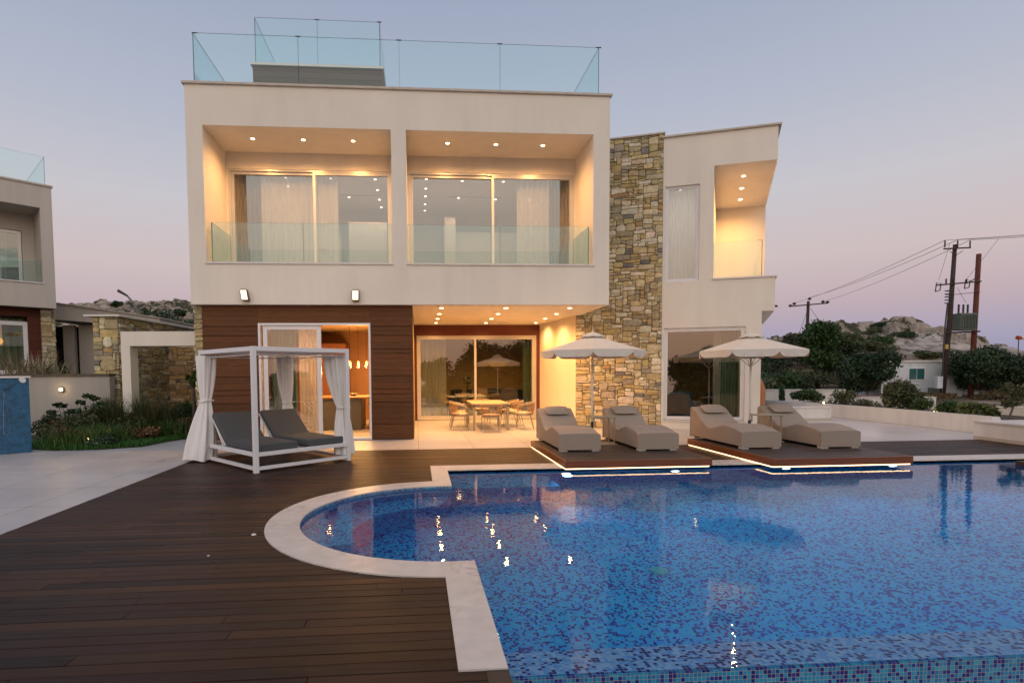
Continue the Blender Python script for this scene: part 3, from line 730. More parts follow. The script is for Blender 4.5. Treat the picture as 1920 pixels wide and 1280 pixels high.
# ---- sliding windows
def sliding(x0, x1, y, z0, z1, parent, panes, fm=None, fw=.07, gl=None, label=None, T=None, d=.1, rails=True):
    """outer frame + pane panels: panes = [(xa, xb, yoff)]"""
    fm = fm or M['alu']; gl = gl or M['glass_win']
    m = MB(T); m.box(x0, x0+.05, y, y+d, z0, z1); m.box(x1-.05, x1, y, y+d, z0, z1); m.box(x0+.05, x1-.05, y, y+d, z1-.05, z1); m.box(x0+.05, x1-.05, y, y+d, z0, z0+.05)
    w = m.build('window', fm, parent, bevel=.004)
    if label: w['label'] = label
    for (a, b, yo) in panes:
        m = MB(T); yy = y+yo
        m.box(a, a+fw, yy, yy+.045, z0+.05, z1-.05); m.box(b-fw, b, yy, yy+.045, z0+.05, z1-.05)
        m.box(a+fw, b-fw, yy, yy+.045, z1-.05-fw, z1-.05); m.box(a+fw, b-fw, yy, yy+.045, z0+.05, z0+.05+fw)
        m.build('sash', fm, w, bevel=.004)
        m = MB(T); m.box(a+fw-.005, b-fw+.005, yy+.018, yy+.028, z0+.05+fw-.005, z1-.05-fw+.005); m.build('pane', gl, w)
    return w
sliding(-4.79, -.61, YR+.02, 4.0, 6.885, villa, [(-4.74, -2.58, .05), (-2.66, -.66, .003)])
sliding(-.19, 4.26, YR+.02, 4.0, 6.885, villa, [(-.14, 2.10, .05), (2.02, 4.21, .003)])
# ---- recess downlights
for x in (-3.91, -2.71, -1.51, .81, 2.02, 3.21):
    downlight(x, 14.2, RZ1, villa, power=330)
# scallops above the windows
# ---- upper rooms
m = MB()
for a, b in ((-5.0, -.42), (-.38, 4.48)):
    m.box(a, b, YR+.2, 19.2, 6.93, 6.98); m.box(a, b, 19.2, 19.3, 4.02, 6.93); m.box(a, b, YR+.2, 19.2, 3.995, 4.02)
m.box(-.42, -.38, YR+.2, 19.2, 4.02, 6.93); m.box(-5.0, -4.96, YR+.2, 19.2, 4.02, 6.93); m.box(4.44, 4.48, YR+.2, 19.2, 4.02, 6.93)
m.build('upper_room_shell', M['room_white'], villa)
# wardrobes, door leaf, ceiling slots in upper rooms
m = MB(); m.box(-2.1, -.9, 18.0, 18.9, 4.02, 6.35); m.box(-4.2,-2.4, 18.6, 19.1, 4.02, 6.2); m.build('wardrobe', M['room_white'], villa, bevel=.01)
m = MB(); m.box(.9, 1.25, 17.9, 19.1, 4.02, 6.5); m.box(1.25, 3.4, 18.5, 19.1, 4.02, 6.2); m.build('wardrobe', M['room_white'], villa, bevel=.01)
dk = mat('ceiling_slot', (.10,.10,.11), .7)
for a, b, y in ((-2.3, -1.0, 17.2), (-3.6,-1.6,15.6), (1.0, 2.6, 17.2), (.9, 3.2, 15.6)):
    m = MB(); m.box(a, b, y, y+.06, 6.925, 6.9295); m.build('air_slot', dk, villa)
m = MB(); m.lathe([(.05, 6.929), (.055, 6.90), (.03, 6.885)], 1.65, 16.9, 16); m.build('smoke_detector', M['white_metal'], villa)
led_small = emis('small_lamp_face', (1,.80,.58), 9)
for x, y, l in ((-1.1,15.8,1),(-1.1,16.7,0),(-1.1,17.6,1),(-1.1,18.4,0),(-2.3,15.8,0),(-2.0,17.4,1),(-3.6,16.5,1),(-3.5,15.8,0),
             (.3,15.7,1),(.3,16.5,0),(.3,17.2,1),(.3,18.0,0),(.3,18.7,0),(1.3,15.8,0),(1.3,17.3,1),(2.45,15.8,0),(2.45,17.4,1),(3.5,17.4,0)):
    downlight(x, y, 6.93, villa, power=85, r=.035, lc=ROOM, st=led_small, lamp=bool(l))

# ---- curtains (hang from their rods: things of their own)
def curtain(name, x0, x1, y, z0, z1, m_, label, group=None, folds=9, amp=.045, T=None, flare=0, parent=None):
    mb = MB(T); n = int(folds*8); nz = 6; r = random.Random(int(abs(x0)*100)+folds)
    ph = [r.uniform(-.5, .5) for _ in range(n+1)]
    vs = []
    for j in range(nz+1):
        f = j/nz; z = z1 + (z0-z1)*f
        for i in range(n+1):
            t = i/n; a = t*folds*2*PI + ph[i]*.5
            vs.append((x0+(x1-x0)*t + (t-.5)*flare*f, y + amp*math.sin(a)*(.75+.35*f) + amp*.3*math.sin(a*.37+f), z))
    fs = [(j*(n+1)+i, j*(n+1)+i+1, (j+1)*(n+1)+i+1, (j+1)*(n+1)+i) for j in range(nz) for i in range(n)]
    mb.add(vs, fs)
    o = mb.build(name, m_, parent, smooth=True)
    if label: tag(o, label, 'curtain', group)
    return o
curtain('drape', -4.72, -4.08, 15.42, 4.03, 6.86, M['drape'], 'olive drape behind the left upstairs window, at its left end', folds=5)
curtain('sheer_curtain', -4.05, -2.05, 15.36, 4.03, 6.86, M['sheer'], 'white sheer curtain drawn across the left upstairs window', folds=13, amp=.03)
curtain('sheer_curtain', 2.75, 3.65, 15.36, 4.03, 6.86, M['sheer'], 'white sheer curtain in the right upstairs window beside the drape', folds=6, amp=.03)
curtain('drape', 3.65, 4.2, 15.45, 4.03, 6.86, M['drape'], 'olive drape behind the right upstairs window, at its right end', folds=5)

# ---- ground floor: wood block with the kitchen door
plank_z = [0, .38, .92, 1.11, 1.23, 1.55, 2.09, 2.19, 2.52, 2.74, 3.238]
def planks(mb, x0, x1, y0, y1, z0, z1, seed=1, base=(.118,.046,.016)):
    r = random.Random(seed)
    for a, b in zip(plank_z[:-1], plank_z[1:]):
        c = jit(base, .14, r)
        lo, hi = max(a, z0), min(b, z1)
        if hi-lo < .01: continue
        lo += (.005 if lo == a else 0); hi -= (.005 if hi == b else 0); k = max(1, round((hi-lo)/.13))
        for q in range(k):
            mb.box(x0, x1, y0+r.uniform(0, .0015), y1, lo+(hi-lo)*q/k+.0008, lo+(hi-lo)*(q+1)/k-.0008, jit(c, .10, r))
m = MB(); planks(m, -5.03, -3.76, 13.67, 13.72, 0.0, 3.238); planks(m, -1.12, -.11, 13.67, 13.72, 0, 3.238); planks(m, -3.76, -1.12, 13.67, 13.72, 2.82, 3.238)
planks(m, -.16, -.11, 13.722, 19.12, 0, 3.238, 2)
m.build('plank_cladding', M['plank'], villa, bevel=.003, seg=1)
m = MB(); m.box(-5.02, -3.77, 13.722, 13.9, 0, 3.237); m.box(-1.11, -.165, 13.722, 13.9, 0, 3.237); m.box(-3.77, -1.11, 13.722, 13.9, 2.825, 3.237); m.build('cladding_backing', M['deck_void'], villa)
m = MB(); m.box(-.165, -.1, 13.9, 19.1, 0, 3.237); m.build('porch_left_wall', M['room_dark'], villa)
# stone corner strip
m = MB(T=lambda s, d, z: (XL+s, 13.70-d, z)); stones(m, .18, 3.22, 21, u=.09, dep=.04); m.build('stone_corner', M['stone'], villa)
m = MB(); m.box(XL, -5.032, 13.70, 13.9, 0, 3.237); m.build('stone_corner_core', M['mortar'], villa)
m = MB(T=lambda s, d, z: (XL-d, 13.70+s, z)); stones(m, 6.0, 3.22, 22, u=.10); m.build('side_stone_wall', M['stone'], villa)
m = MB(); m.box(XL-.006, XL, 13.705, 22, 0, 3.237); m.build('side_wall_core', M['mortar'], villa)
# kitchen door, white frame; left leaf closed, right half open
wd = sliding(-3.76, -1.12, 13.66, 0.01, 2.82, villa, [(-3.66, -2.30, .05)], fm=M['white_metal'], fw=.10, d=.16, label='white framed sliding door left half open onto the kitchen')
m = MB(); m.box(-3.66, -3.60, 13.78, 13.80, .06, 2.76); m.build('track_stile', M['dark_metal'], wd)
# kitchen interior
m = MB(); m.box(-5.0, -.17, 20.0, 20.1, 0, 3.2); m.build('kitchen_back_wall', M['wood_warm'], villa)
m = MB(); m.box(-5.03, -4.98, 13.91, 20.0, 0, 3.2); m.build('kitchen_side_wall', M['room_white'], villa)
m = MB(); m.box(-5.02, -.17, 13.91, 20.0, 3.05, 3.235); m.build('kitchen_ceiling', mat('kitchen_ceiling', (.50,.36,.20), .7), villa)
m = MB(); m.box(-4.2, -2.35, 18.6, 19.9, 0.001, 2.6); m.build('kitchen_cupboard', M['wood_int'], villa, bevel=.01)
isl = thing('kitchen_island', 'grey kitchen island with wooden worktop seen through the open sliding door', 'kitchen island', (-2.0, 16.6, 0))
m = MB(); m.box(-3.1, -1.62, 16.2, 17.6, 0, .90); m.build('cabinet', M['counter'], isl, bevel=.008)
m = MB(); m.box(-3.15, -1.35, 16.15, 17.65, .90, .95); m.build('worktop', M['wood_warm'], isl, bevel=.008)
m = MB(); m.lathe([(.0001,0),(.05,0),(.10,.05),(.16,.07),(.155,.075),(.08,.06),(.0001,.02)], -1.9, 16.8, 20)
o = m.build('fruit_bowl', M['khaki_metal'], None, smooth=True); o.location = (0,0,.95); tag(o, 'shallow bowl standing on the kitchen island worktop', 'bowl')
def bar_stool():
    t = thing('bar_stool', 'cream shell bar stool with black legs at the kitchen island, nearest the door opening', 'stool', (0,0,0), 0, 'bar stools at the kitchen island')
    m = MB(); prof = []
    vs = []; n = 14
    for j, (z, rr) in enumerate(((.62,.12),(.64,.20),(.70,.235),(.80,.245),(.92,.235),(1.02,.22))):
        for k in range(n):
            a = 2*PI*k/n; back = .5+.5*math.cos(a)
            zz = z if j < 2 else .66+(z-.66)*(.25+.75*back)
            vs.append((rr*math.cos(a), rr*math.sin(a), zz))
    fs = [(j*n+k, j*n+(k+1) % n, (j+1)*n+(k+1) % n, (j+1)*n+k) for j in range(5) for k in range(n)]; fs.append(tuple(range(n))[::-1])
    m.add(vs, fs); m.build('seat_shell', M['cushion'], t, smooth=True, solid=.02)
    for sx in (-1, 1):
        for sy in (-1, 1):
            m = MB(); m.tube([(sx*.12, sy*.12, .62), (sx*.22, sy*.22, 0)], [.012, .009]); m.build('leg', M['dark_metal'], t)
    return t
b0 = bar_stool(); place(b0, (-1.20, 16.5, 0), R(15))
place(copy_tree(b0), (-1.15, 17.3, 0), R(-10), 'cream shell bar stool at the kitchen island, farther from the door opening')
for i, (x, y) in enumerate(((-1.98, 16.75), (-1.74, 16.75), (-1.50, 16.75))):
    t = thing('pendant_lamp', ('glowing glass pendant lamp over the kitchen island, leftmost of three', 'glowing glass pendant lamp over the kitchen island, middle of three', 'glowing glass pendant lamp over the kitchen island, rightmost of three')[i], 'pendant lamp', (x, y, 3.05), 0, 'pendant lamps in the kitchen')
    m = MB(); m.tube([(x, y, 3.05), (x, y, 2.02)], .005, 6); m.lathe([(.05, 3.05), (.05, 3.03)], x, y, 14); m.build('cord', M['dark_metal'], t)
    m = MB(); m.lathe([(.02, 2.02), (.05, 1.97), (.075, 1.88), (.06, 1.80), (.02, 1.78)], x, y, 16); m.build('shade', glass('amber_glass', (1,.75,.42), 1.5), t, smooth=True)
    m = MB(); m.lathe([(.012, 1.97), (.03, 1.92), (.03, 1.87), (.01, 1.84)], x, y, 12); m.build('bulb', M['bulb'], t, smooth=True)
    point('pendant_light', (x, y, 1.70), 60, (1,.50,.16), .05, t)
for x, y, l in ((-3.6,15.0,1),(-2.6,15.2,1),(-1.7,15.6,0),(-2.7,17.0,1),(-1.1,18.6,1)):
    downlight(x, y, 3.05, villa, power=420, st=led_small, r=.035, lamp=bool(l))
curtain('kitchen_curtain', -3.55, -2.95, 14.02, .02, 2.9, M['drape_green'], 'grey-green curtain behind the closed leaf of the kitchen door', folds=6)
curtain('kitchen_curtain', -2.9, -2.45, 14.05, .02, 2.9, M['sheer'], 'pale sheer curtain behind the closed leaf of the kitchen door', folds=5)

# ---- porch: back wall, door, right wall
m = MB(); m.box(-.10, 4.21, 19.13, 19.25, 2.88, 3.237); m.box(-.10, -.02, 19.13, 19.25, 0, 2.88); m.box(4.10, 4.21, 19.13, 19.25, 0, 2.88); m.build('porch_back_surround', mat('porch_surround', (.12,.026,.012), .5, nscale=3, namp=.2, stretch=(1,1,12)), villa)
m = MB(); m.prism([(4.21,19.12),(4.36,17.9),(4.60,16.06),(4.80,16.2),(4.9,19.3),(4.21,19.3)], 0, 3.237); m.build('porch_right_wall', M['stucco'], villa)
sliding(-.02, 4.10, 19.16, .01, 2.88, villa, [(.03, 2.02, .004), (1.94, 4.05, .052)], gl=M['glass_dark'], fw=.075, label='wide two-leaf sliding door at the back of the porch')
k = 0
for y in (14.15, 15.55, 16.93, 18.3):
    for x in (.62, 2.25, 3.90): downlight(x, y, ZB, villa, power=(330 if y < 18 else 230), r=.055)
# living room
m = MB(); m.box(-.16, 4.5, 24.5, 24.6, 0, 3.1); m.box(-.16, -.10, 19.3, 24.5, 0, 3.1); m.box(4.5, 4.56, 19.3, 24.5, 0, 3.1); m.build('living_room_wall', M['room_dark'], villa)
m = MB(); m.box(-.16, 4.56, 19.26, 24.6, 3.1, 3.2); m.build('living_room_ceiling', M['room_white'], villa)
downlight(1.55, 21.5, 3.1, villa, power=600, r=.12, glow=.06); downlight(3.4, 22.0, 3.1, villa, power=500, r=.05, glow=.06)
curtain('sheer_curtain', .1, 1.0, 19.55, .02, 2.95, M['sheer'], 'sheer curtain behind the left leaf of the porch door', folds=8)
curtain('drape', 3.72, 4.02, 19.6, .02, 2.95, M['drape_green'], 'grey-green drape behind the right leaf of the porch door', folds=4)
dt = thing('indoor_table', 'dark dining table inside, behind the porch door', 'table', (1.7, 20.7, 0))
m = MB(); m.box(1.1, 2.5, 20.4, 21.2, .71, .75); m.build('table_top', M['sill'], dt, bevel=.006)
for a in (1.16, 2.4):
    for b in (20.46, 21.1): mm_ = MB(); mm_.box(a, a+.05, b, b+.05, 0, .71); mm_.build('leg', M['dark_metal'], dt)
def indoor_chair(loc, rz, label):
    t = thing('indoor_chair', label, 'chair', loc, rz, 'dark dining chairs inside')
    m = MB(); m.box(-.23,.23,-.22,.22,.42,.50); m.build('seat', M['furn_dark'], t, bevel=.02, local=True)
    m = MB(); m.box(-.23,.23,.20,.27,.46,.98); m.build('backrest', M['furn_dark'], t, bevel=.03, local=True)
    for a in (-.2,.2):
        for b in (-.19,.22):
            m = MB(); m.tube([(a,b,.42),(a*1.1,b*1.1,0)], [.016,.011]); m.build('leg', M['dark_metal'], t, local=True)
indoor_chair((.85, 20.75, 0), R(95), 'dark dining chair at the left end of the indoor table')
indoor_chair((1.5, 21.55, 0), R(0), 'dark dining chair behind the indoor table, left one')
indoor_chair((2.15, 21.6, 0), R(4), 'dark dining chair behind the indoor table, right one')
def armchair(loc, rz, label, mt, w=.8):
    t = thing('indoor_armchair', label, 'armchair', loc, rz)
    m = MB(); m.box(-w/2, w/2, -.38, .38, .14, .42); m.build('seat', mt, t, bevel=.05, local=True)
    m = MB(); m.add([(-w/2,.28,.4),(w/2,.28,.4),(w/2,.42,.4),(-w/2,.42,.4),(-w/2*1.05,.38,1.0),(w/2*1.05,.38,1.0),(w/2*1.05,.52,1.02),(-w/2*1.05,.52,1.02)], [(0,3,2,1),(4,5,6,7),(0,1,5,4),(1,2,6,5),(2,3,7,6),(3,0,4,7)]); m.build('backrest', mt, t, bevel=.06, local=True)
    for s in (-1, 1):
        m = MB(); m.box(s*(w/2-.05)-.06, s*(w/2-.05)+.06, -.36, .36, .3, .62); m.build('armrest', mt, t, bevel=.04, local=True)
        for q in (-.3, .3): m = MB(); m.tube([(s*(w/2-.08), q, .14), (s*(w/2-.06), q*1.05, 0)], .015); m.build('leg', M['dark_metal'], t, local=True)
armchair((3.0, 22.0, 0), R(-25), 'black wingback armchair inside, behind the right leaf of the porch door', M['furn_dark'])
armchair((3.6, 20.9, 0), R(160), 'low dark armchair inside, right of the wingback chair', M['furn_dark'])
vz = thing('vase_with_branches', 'dark vase with broad leaves on the indoor table', 'vase', (1.85, 20.75, .75))
m = MB(); m.lathe([(.05,.75),(.075,.82),(.06,.95),(.035,1.0),(.045,1.03)], 1.85, 20.75, 16); m.build('vase', M['furn_dark'], vz, smooth=True)
m = MB(); rr = random.Random(5)
for i in range(16):
    a = rr.uniform(0, 2*PI); L = rr.uniform(.15, .38); c = Vector((1.85+math.cos(a)*L*.6, 20.75+math.sin(a)*L*.6, 1.05+L)); w = .05
    d = Vector((math.cos(a), math.sin(a), .7)).normalized()*.1; sdv = Vector((-math.sin(a), math.cos(a), 0))*w
    m.add([tuple(c-d), tuple(c+sdv), tuple(c+d), tuple(c-sdv)], [(0,1,2,3)]); m.tube([(1.85,20.75,1.0), tuple(c-d)], .004, 4)
m.build('leaves', mat('dark_leaf', (.02,.03,.015), .6), vz)
# floods on the facade
for x in (-3.97, -1.43):
    TF = lambda X, Y, Z, x=x: (X + (Z-3.44)*(-.22 if x < -3 else 0), Y - (3.58-Z)*.25*(1 if Y < 13.45 else 0), Z)
    m = MB(TF); m.box(x-.085, x+.085, 13.40, 13.5, 3.30, 3.58); f = m.build('flood_light', bpy.data.materials.get('bronze_case') or mat('bronze_case', (.14,.09,.05), .45), villa, bevel=.03, seg=3)
    m = MB(TF); m.box(x-.064, x+.064, 13.388, 13.402, 3.33, 3.55); m.build('lamp_face', M['flood_face'], f, bevel=.02)

# ---- stone tower + angled wing
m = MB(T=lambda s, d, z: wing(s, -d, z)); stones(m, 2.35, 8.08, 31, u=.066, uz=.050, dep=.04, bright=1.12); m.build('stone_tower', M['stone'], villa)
m = MB(T=wing); m.box(0, 2.35, .0, .6, 0, 8.08); m.build('tower_core', M['mortar'], villa)
m = MB(T=wing); m.box(-.03, 2.39, -.07, .65, 8.08, 8.12); m.build('tower_cap', M['cap'], villa)
SK = .1503   # outward skew of the right side wall: s grows with depth
m = MB(T=wing)
zt = 7.97
m.box(2.352, 2.42, 0, .25, .0, zt); m.box(2.42, 3.29, 0, .25, 6.66, zt); m.box(2.42, 3.29, 0, .25, 2.80, 4.07)
m.box(3.29, 3.64, 0, .25, 2.80, zt); m.box(3.64, 5.165, 0, .25, 7.10, zt); m.box(3.64, 5.165, 0, .25, 3.19, 4.07)
m.box(3.64, 4.86, 0, .25, 2.80, 3.19)
m.box(2.42, 4.48, 0, .25, 0, .25); m.box(4.48, 4.86, 0, .25, 0, 2.80)
# slabs going back, following the skewed right side
def skew_slab(s0, s1, d0, d1, z0, z1):
    k = math.tan(R(9.0))
    m.add([(s0,d0,z0),(s1+k*d0,d0,z0),(s1+k*d1,d1,z0),(s0,d1,z0),(s0,d0,z1),(s1+k*d0,d0,z1),(s1+k*d1,d1,z1),(s0,d1,z1)],
          [(0,3,2,1),(4,5,6,7),(0,1,5,4),(1,2,6,5),(2,3,7,6),(3,0,4,7)])
skew_slab(3.29, 5.165, .25, 4.7, 7.10, zt-.01)
skew_slab(3.64, 5.165, .25, 4.7, 3.19, 4.0)
skew_slab(3.64, 5.165, 4.45, 4.7, 4.0, 7.10)              # balcony back wall
skew_slab(3.42, 3.64, .25, 4.45, 4.0, 7.10)               # balcony left wall
skew_slab(2.36, 3.30, .25, 4.7, 7.5, zt-.01)
skew_slab(4.66, 4.86, .25, 5.5, 0, 3.19)
m.build('wing_wall', M['stucco'], villa)
m = MB(T=wing); k9 = math.tan(R(9.0))
m.add([(2.30,-.06,zt),(5.23,-.06,zt),(5.23+k9*4.8,4.8,zt),(2.30,4.8,zt),(2.30,-.06,zt+.045),(5.23,-.06,zt+.045),(5.23+k9*4.8,4.8,zt+.045),(2.30,4.8,zt+.045)],
      [(0,3,2,1),(4,5,6,7),(0,1,5,4),(1,2,6,5),(2,3,7,6),(3,0,4,7)])
m.build('wing_cap', M['cap'], villa)
m = MB(T=wing); m.add([(3.62,-.04,4.07),(5.20,-.04,4.07),(5.20+k9*4.6,4.6,4.07),(3.62,4.6,4.07),(3.62,-.04,4.11),(5.20,-.04,4.11),(5.20+k9*4.6,4.6,4.11),(3.62,4.6,4.11)],
      [(0,3,2,1),(4,5,6,7),(0,1,5,4),(1,2,6,5),(2,3,7,6),(3,0,4,7)]); m.build('balcony_sill', M['sill'], villa)
a, b = wing(3.66, .12, 0), wing(4.86, .12, 0); o = rail(villa, a[:2], b[:2], 4.11, 5.07)
m = MB(); m.box(b[0]-.12, b[0], b[1]-.02, b[1]+.02, 5.066, 5.085); m.build('rail_clip', M['white_metal'], o)
c_ = wing(4.86+k9*4.2, 4.3, 0); rail(villa, b[:2], c_[:2], 4.11, 5.07)
for x, y in ((9.25, 15.48), (9.82, 16.51), (10.41, 17.57)):
    downlight(x, y, 7.10, villa, power=330, r=.055)
m = MB(T=wing); m.tube([(5.12, .3, 3.35), (5.30, .3, 3.33)], .03, 8); m.build('rain_spout', M['dark_metal'], villa)
# wing windows
sliding(2.42, 3.29, .06, 4.07, 6.66, villa, [(2.47, 3.24, .01)], fm=M['white_metal'], fw=.03, T=wing, label='tall narrow window with closed sheer curtain')
sliding(2.42, 4.48, .06, .25, 2.80, villa, [(2.47, 4.43, .01)], fm=M['white_metal'], fw=.05, T=wing, gl=M['glass_dark'], label='large fixed ground floor window of the wing')
m = MB(T=wing); m.box(2.40, 4.52, -.03, .06, .21, .25); m.build('window_sill', M['sill'], villa)
m = MB(T=wing); m.box(2.36, 4.66, 5.2, 5.3, 0, 3.1); m.box(2.36, 2.42, .3, 5.2, 0, 3.1); m.build('lounge_wall', M['room_dark'], villa)
m = MB(T=wing); m.box(2.36, 4.7, .26, 5.3, 2.95, 3.1); m.build('lounge_ceiling', M['room_dark'], villa)
m = MB(T=wing); m.box(2.36, 3.42, 2.2, 2.3, 4.0, 7.0); m.box(2.36, 3.42, .26, 2.3, 6.9, 7.0); m.box(2.36, 3.42, .26, 2.3, 3.9, 4.0); m.build('stair_room_wall', M['room_white'], villa)
xx, yy, _ = wing(2.9, 1.2, 0); downlight(xx, yy, 6.9, villa, power=90, lc=(1,.88,.74), st=led_small, r=.035)
xx, yy, _ = wing(3.5, 1.6, 0); downlight(xx, yy, 2.95, villa, power=130, st=led_small, lc=(1,.62,.25), r=.035)
curtain('sheer_curtain', 2.44, 3.27, .42, 4.02, 6.85, M['sheer'], 'white sheer curtain closed behind the tall narrow wing window', folds=9, T=wing, amp=.03)
curtain('drape', 3.95, 4.42, .50, .04, 2.9, M['drape_green'], 'grey-green drape behind the wing ground floor window', folds=6, T=wing)
curtain('sheer_curtain', 3.75, 3.95, .46, .04, 2.9, M['sheer'], 'narrow sheer curtain beside the drape in the wing ground floor window', folds=3, T=wing)
x, y, _ = wing(2.9, 1.6, 0); armchair((x, y, 0), R(150), 'blue-grey lounge chair inside the wing window, left one', M['furn_blue'], .9)
x, y, _ = wing(3.7, 1.3, 0); armchair((x, y, 0), R(200), 'black lounge chair inside the wing window, right one', M['furn_dark'], .8)

# ================================================================== PLATFORMS AND LOUNGERS
def platform(x0, x1, y0, y1, label, seed):
    t = thing('lounger_platform', label, 'platform', (x0, y0, 0), 0, 'raised wooden platforms over the pool edge')
    r = random.Random(seed); m = MB(); y = y0+.03
    cols = [(.060,.044,.036), (.052,.038,.031), (.070,.052,.042), (.056,.044,.038)]
    while y < y1-.03:
        yy = min(y+.118-.005, y1-.03); x = x0+.028; first = True
        while x < x1-.03:
            L = r.choice([1.2, 1.8, 2.4])*(r.uniform(.3, 1) if first else 1); first = False; xe = min(x+L, x1-.028)
            m.box(x+.0015, xe-.0015, y, yy, .115, .15+r.uniform(-.001, .001), jit(r.choice(cols), .15, r)); x = xe
        y += .118
    m.build('platform_boards', M['deck_light'], t, bevel=.003, seg=1)
    m = MB(); m.box(x0, x1, y0, y0+.028, .030, .153); m.box(x0, x0+.028, y0+.028, y1, .030, .153); m.box(x1-.028, x1, y0+.028, y1, .030, .153); m.box(x0+.028, x1-.028, y1-.028, y1, .030, .153)
    m.build('fascia', M['fascia'], t, bevel=.003)
    m = MB(); m.box(x0+.03, x1-.03, y0+.03, y1-.03, .05, .11); m.box(x0+.25, x1-.25, y0+1.25, y1-.1, .005, .05); m.build('platform_frame', M['deck_void'], t)
    m = MB(); m.box(x0+.004, x1-.05, y0+.004, y0+.020, .014, .029); m.box(x0+.004, x0+.020, y0+.020, y1-.05, .014, .029); m.build('light_strip', M['led'], t)
    return t
platform(2.39, 4.88, 8.92, 11.74, 'raised wooden platform under the two left loungers', 4)
platform(5.80, 8.27, 8.72, 11.64, 'raised wooden platform under the two right loungers', 5)
m = MB()
for i in range(18): m.box(10.16, 13.3, 6.72+i*.113, 6.72+(i+1)*.113-.005, -.045, .035, jit((.075,.045,.03), .15))
tag(m.build('wooden_step', M['deck_light']), 'low wooden step at the far right edge of the pool', 'step')

def lounger():
    t = thing('sun_lounger', '', 'sun lounger', (0,0,0), 0, 'taupe wave-shaped sun loungers on the platforms')
    # profile along y: 0 = foot (front), 1.9 = head ; z top
    L = 1.90; Wd = .36
    keys = [(0,.300),(.06,.325),(.25,.365),(.48,.395),(.66,.395),(.85,.350),(1.02,.300),(1.14,.290),(1.26,.315),(1.42,.400),(1.60,.515),(1.76,.610),(1.84,.650),(1.88,.655),(1.90,.64)]
    def top(y):
        for (a, za), (b, zb) in zip(keys[:-1], keys[1:]):
            if a <= y <= b:
                f = (y-a)/(b-a); f = f*f*(3-2*f)*.5+f*.5; return za+(zb-za)*f
        return keys[-1][1]
    ys = [L*i/38 for i in range(39)]; m = MB(); ring = []
    # cross-section: bottom corners, side, rounded top edge, slightly crowned top
    for y in ys:
        z = top(y); r = .03
        sec = [(-Wd, .045), (-Wd, z-r), (-Wd+.009, z-.009), (-Wd+r, z), (-Wd*.5, z+.006), (0, z+.008), (Wd*.5, z+.006), (Wd-r, z), (Wd-.009, z-.009), (Wd, z-r), (Wd, .045)]
        ring.append([(x, y, zz) for x, zz in sec])
    vs = [v for rg in ring for v in rg]; n = 11
    fs = [(j*n+k, j*n+(k+1) % n, (j+1)*n+(k+1) % n, (j+1)*n+k) for j in range(len(ys)-1) for k in range(n)]
    fs += [tuple(range(n)), tuple(range((len(ys)-1)*n, len(ys)*n))[::-1]]
    m.add(vs, [f[::-1] for f in fs]); o = m.build('upholstered_body', M['taupe'], t, smooth=True, bevel=.014, seg=3)
    mod = o.modifiers.new('wn', 'WEIGHTED_NORMAL')
    # pillow
    m = MB(); nx, ny = 10, 6; vs = []
    ax = Vector((0, -.84, -.52)).normalized(); nr = Vector((0, -.52, .84)).normalized(); c0 = Vector((0.0, 1.68, .590))
    for sgn in (1, -1):
        for j in range(ny+1):
            for i in range(nx+1):
                u = -1+2*i/nx; v = -1+2*j/ny
                k = max(0, (1-abs(u)**3.2)*(1-abs(v)**2.6)); th = .058*k**.5 if k > 0 else 0
                p = c0 + Vector((.235*u*(1-.03*v*v), 0, 0)) + ax*(.135*v*(1-.05*u*u)) + nr*(.038 + sgn*th)
                vs.append(tuple(p))
    fs = []; q = (nx+1)*(ny+1)
    for j in range(ny):
        for i in range(nx):
            a = j*(nx+1)+i; fs.append((a, a+nx+1, a+nx+2, a+1)); fs.append((q+a, q+a+1, q+a+nx+2, q+a+nx+1))
    m.add(vs, fs); m.build('pillow', M['taupe'], t, smooth=True)
    for sx in (-1, 1):
        for y in (.015, 1.75):
            m = MB(); m.box(sx*(Wd-.075)-.065, sx*(Wd-.075)+.065, y, y+.12, .0, .046); m.build('foot', M['alu'], t, bevel=.004)
    return t
l0 = lounger(); place(l0, (2.945, 9.98, .15), R(0), sc=1.036, label= 'taupe sun lounger at the far left, nearest the dining table')
place(copy_tree(l0), (4.385, 9.90, .15), R(0), sc=1.036, label= 'taupe sun lounger on the left platform, right of the side table')
place(copy_tree(l0), (6.345, 9.88, .15), R(0), sc=1.036, label= 'taupe sun lounger on the right platform, in front of the wing window')
place(copy_tree(l0), (7.825, 9.78, .15), R(0), sc=1.036, label= 'taupe sun lounger at the far right, beside the open terrace')

def side_table():
    t = thing('side_table', 'C-shaped khaki metal side table between the two left loungers', 'side table', (0,0,0), 0, 'C-shaped side tables between loungers')
    m = MB(); m.box(-.24, .24, -.2, .2, .54, .565); m.build('table_top', M['khaki_metal'], t, bevel=.006)
    for y in (-.17, .17):
        m = MB(); m.box(.19, .215, y-.0125, y+.0125, .03, .54); m.build('leg', M['khaki_metal'], t, bevel=.003)
        m = MB(); m.box(-.22, -.20, y-.01, y+.01, .40, .54); m.build('bracket', M['khaki_metal'], t, bevel=.003)
    m = MB(); m.box(-.22, .26, -.2, .2, 0, .028); m.build('base_plate', M['khaki_metal'], t, bevel=.01)
    return t
s0 = side_table(); place(s0, (3.67, 10.95, .15))
place(copy_tree(s0), (7.10, 10.9, .15), 0, 'C-shaped khaki metal side table between the two right loungers')

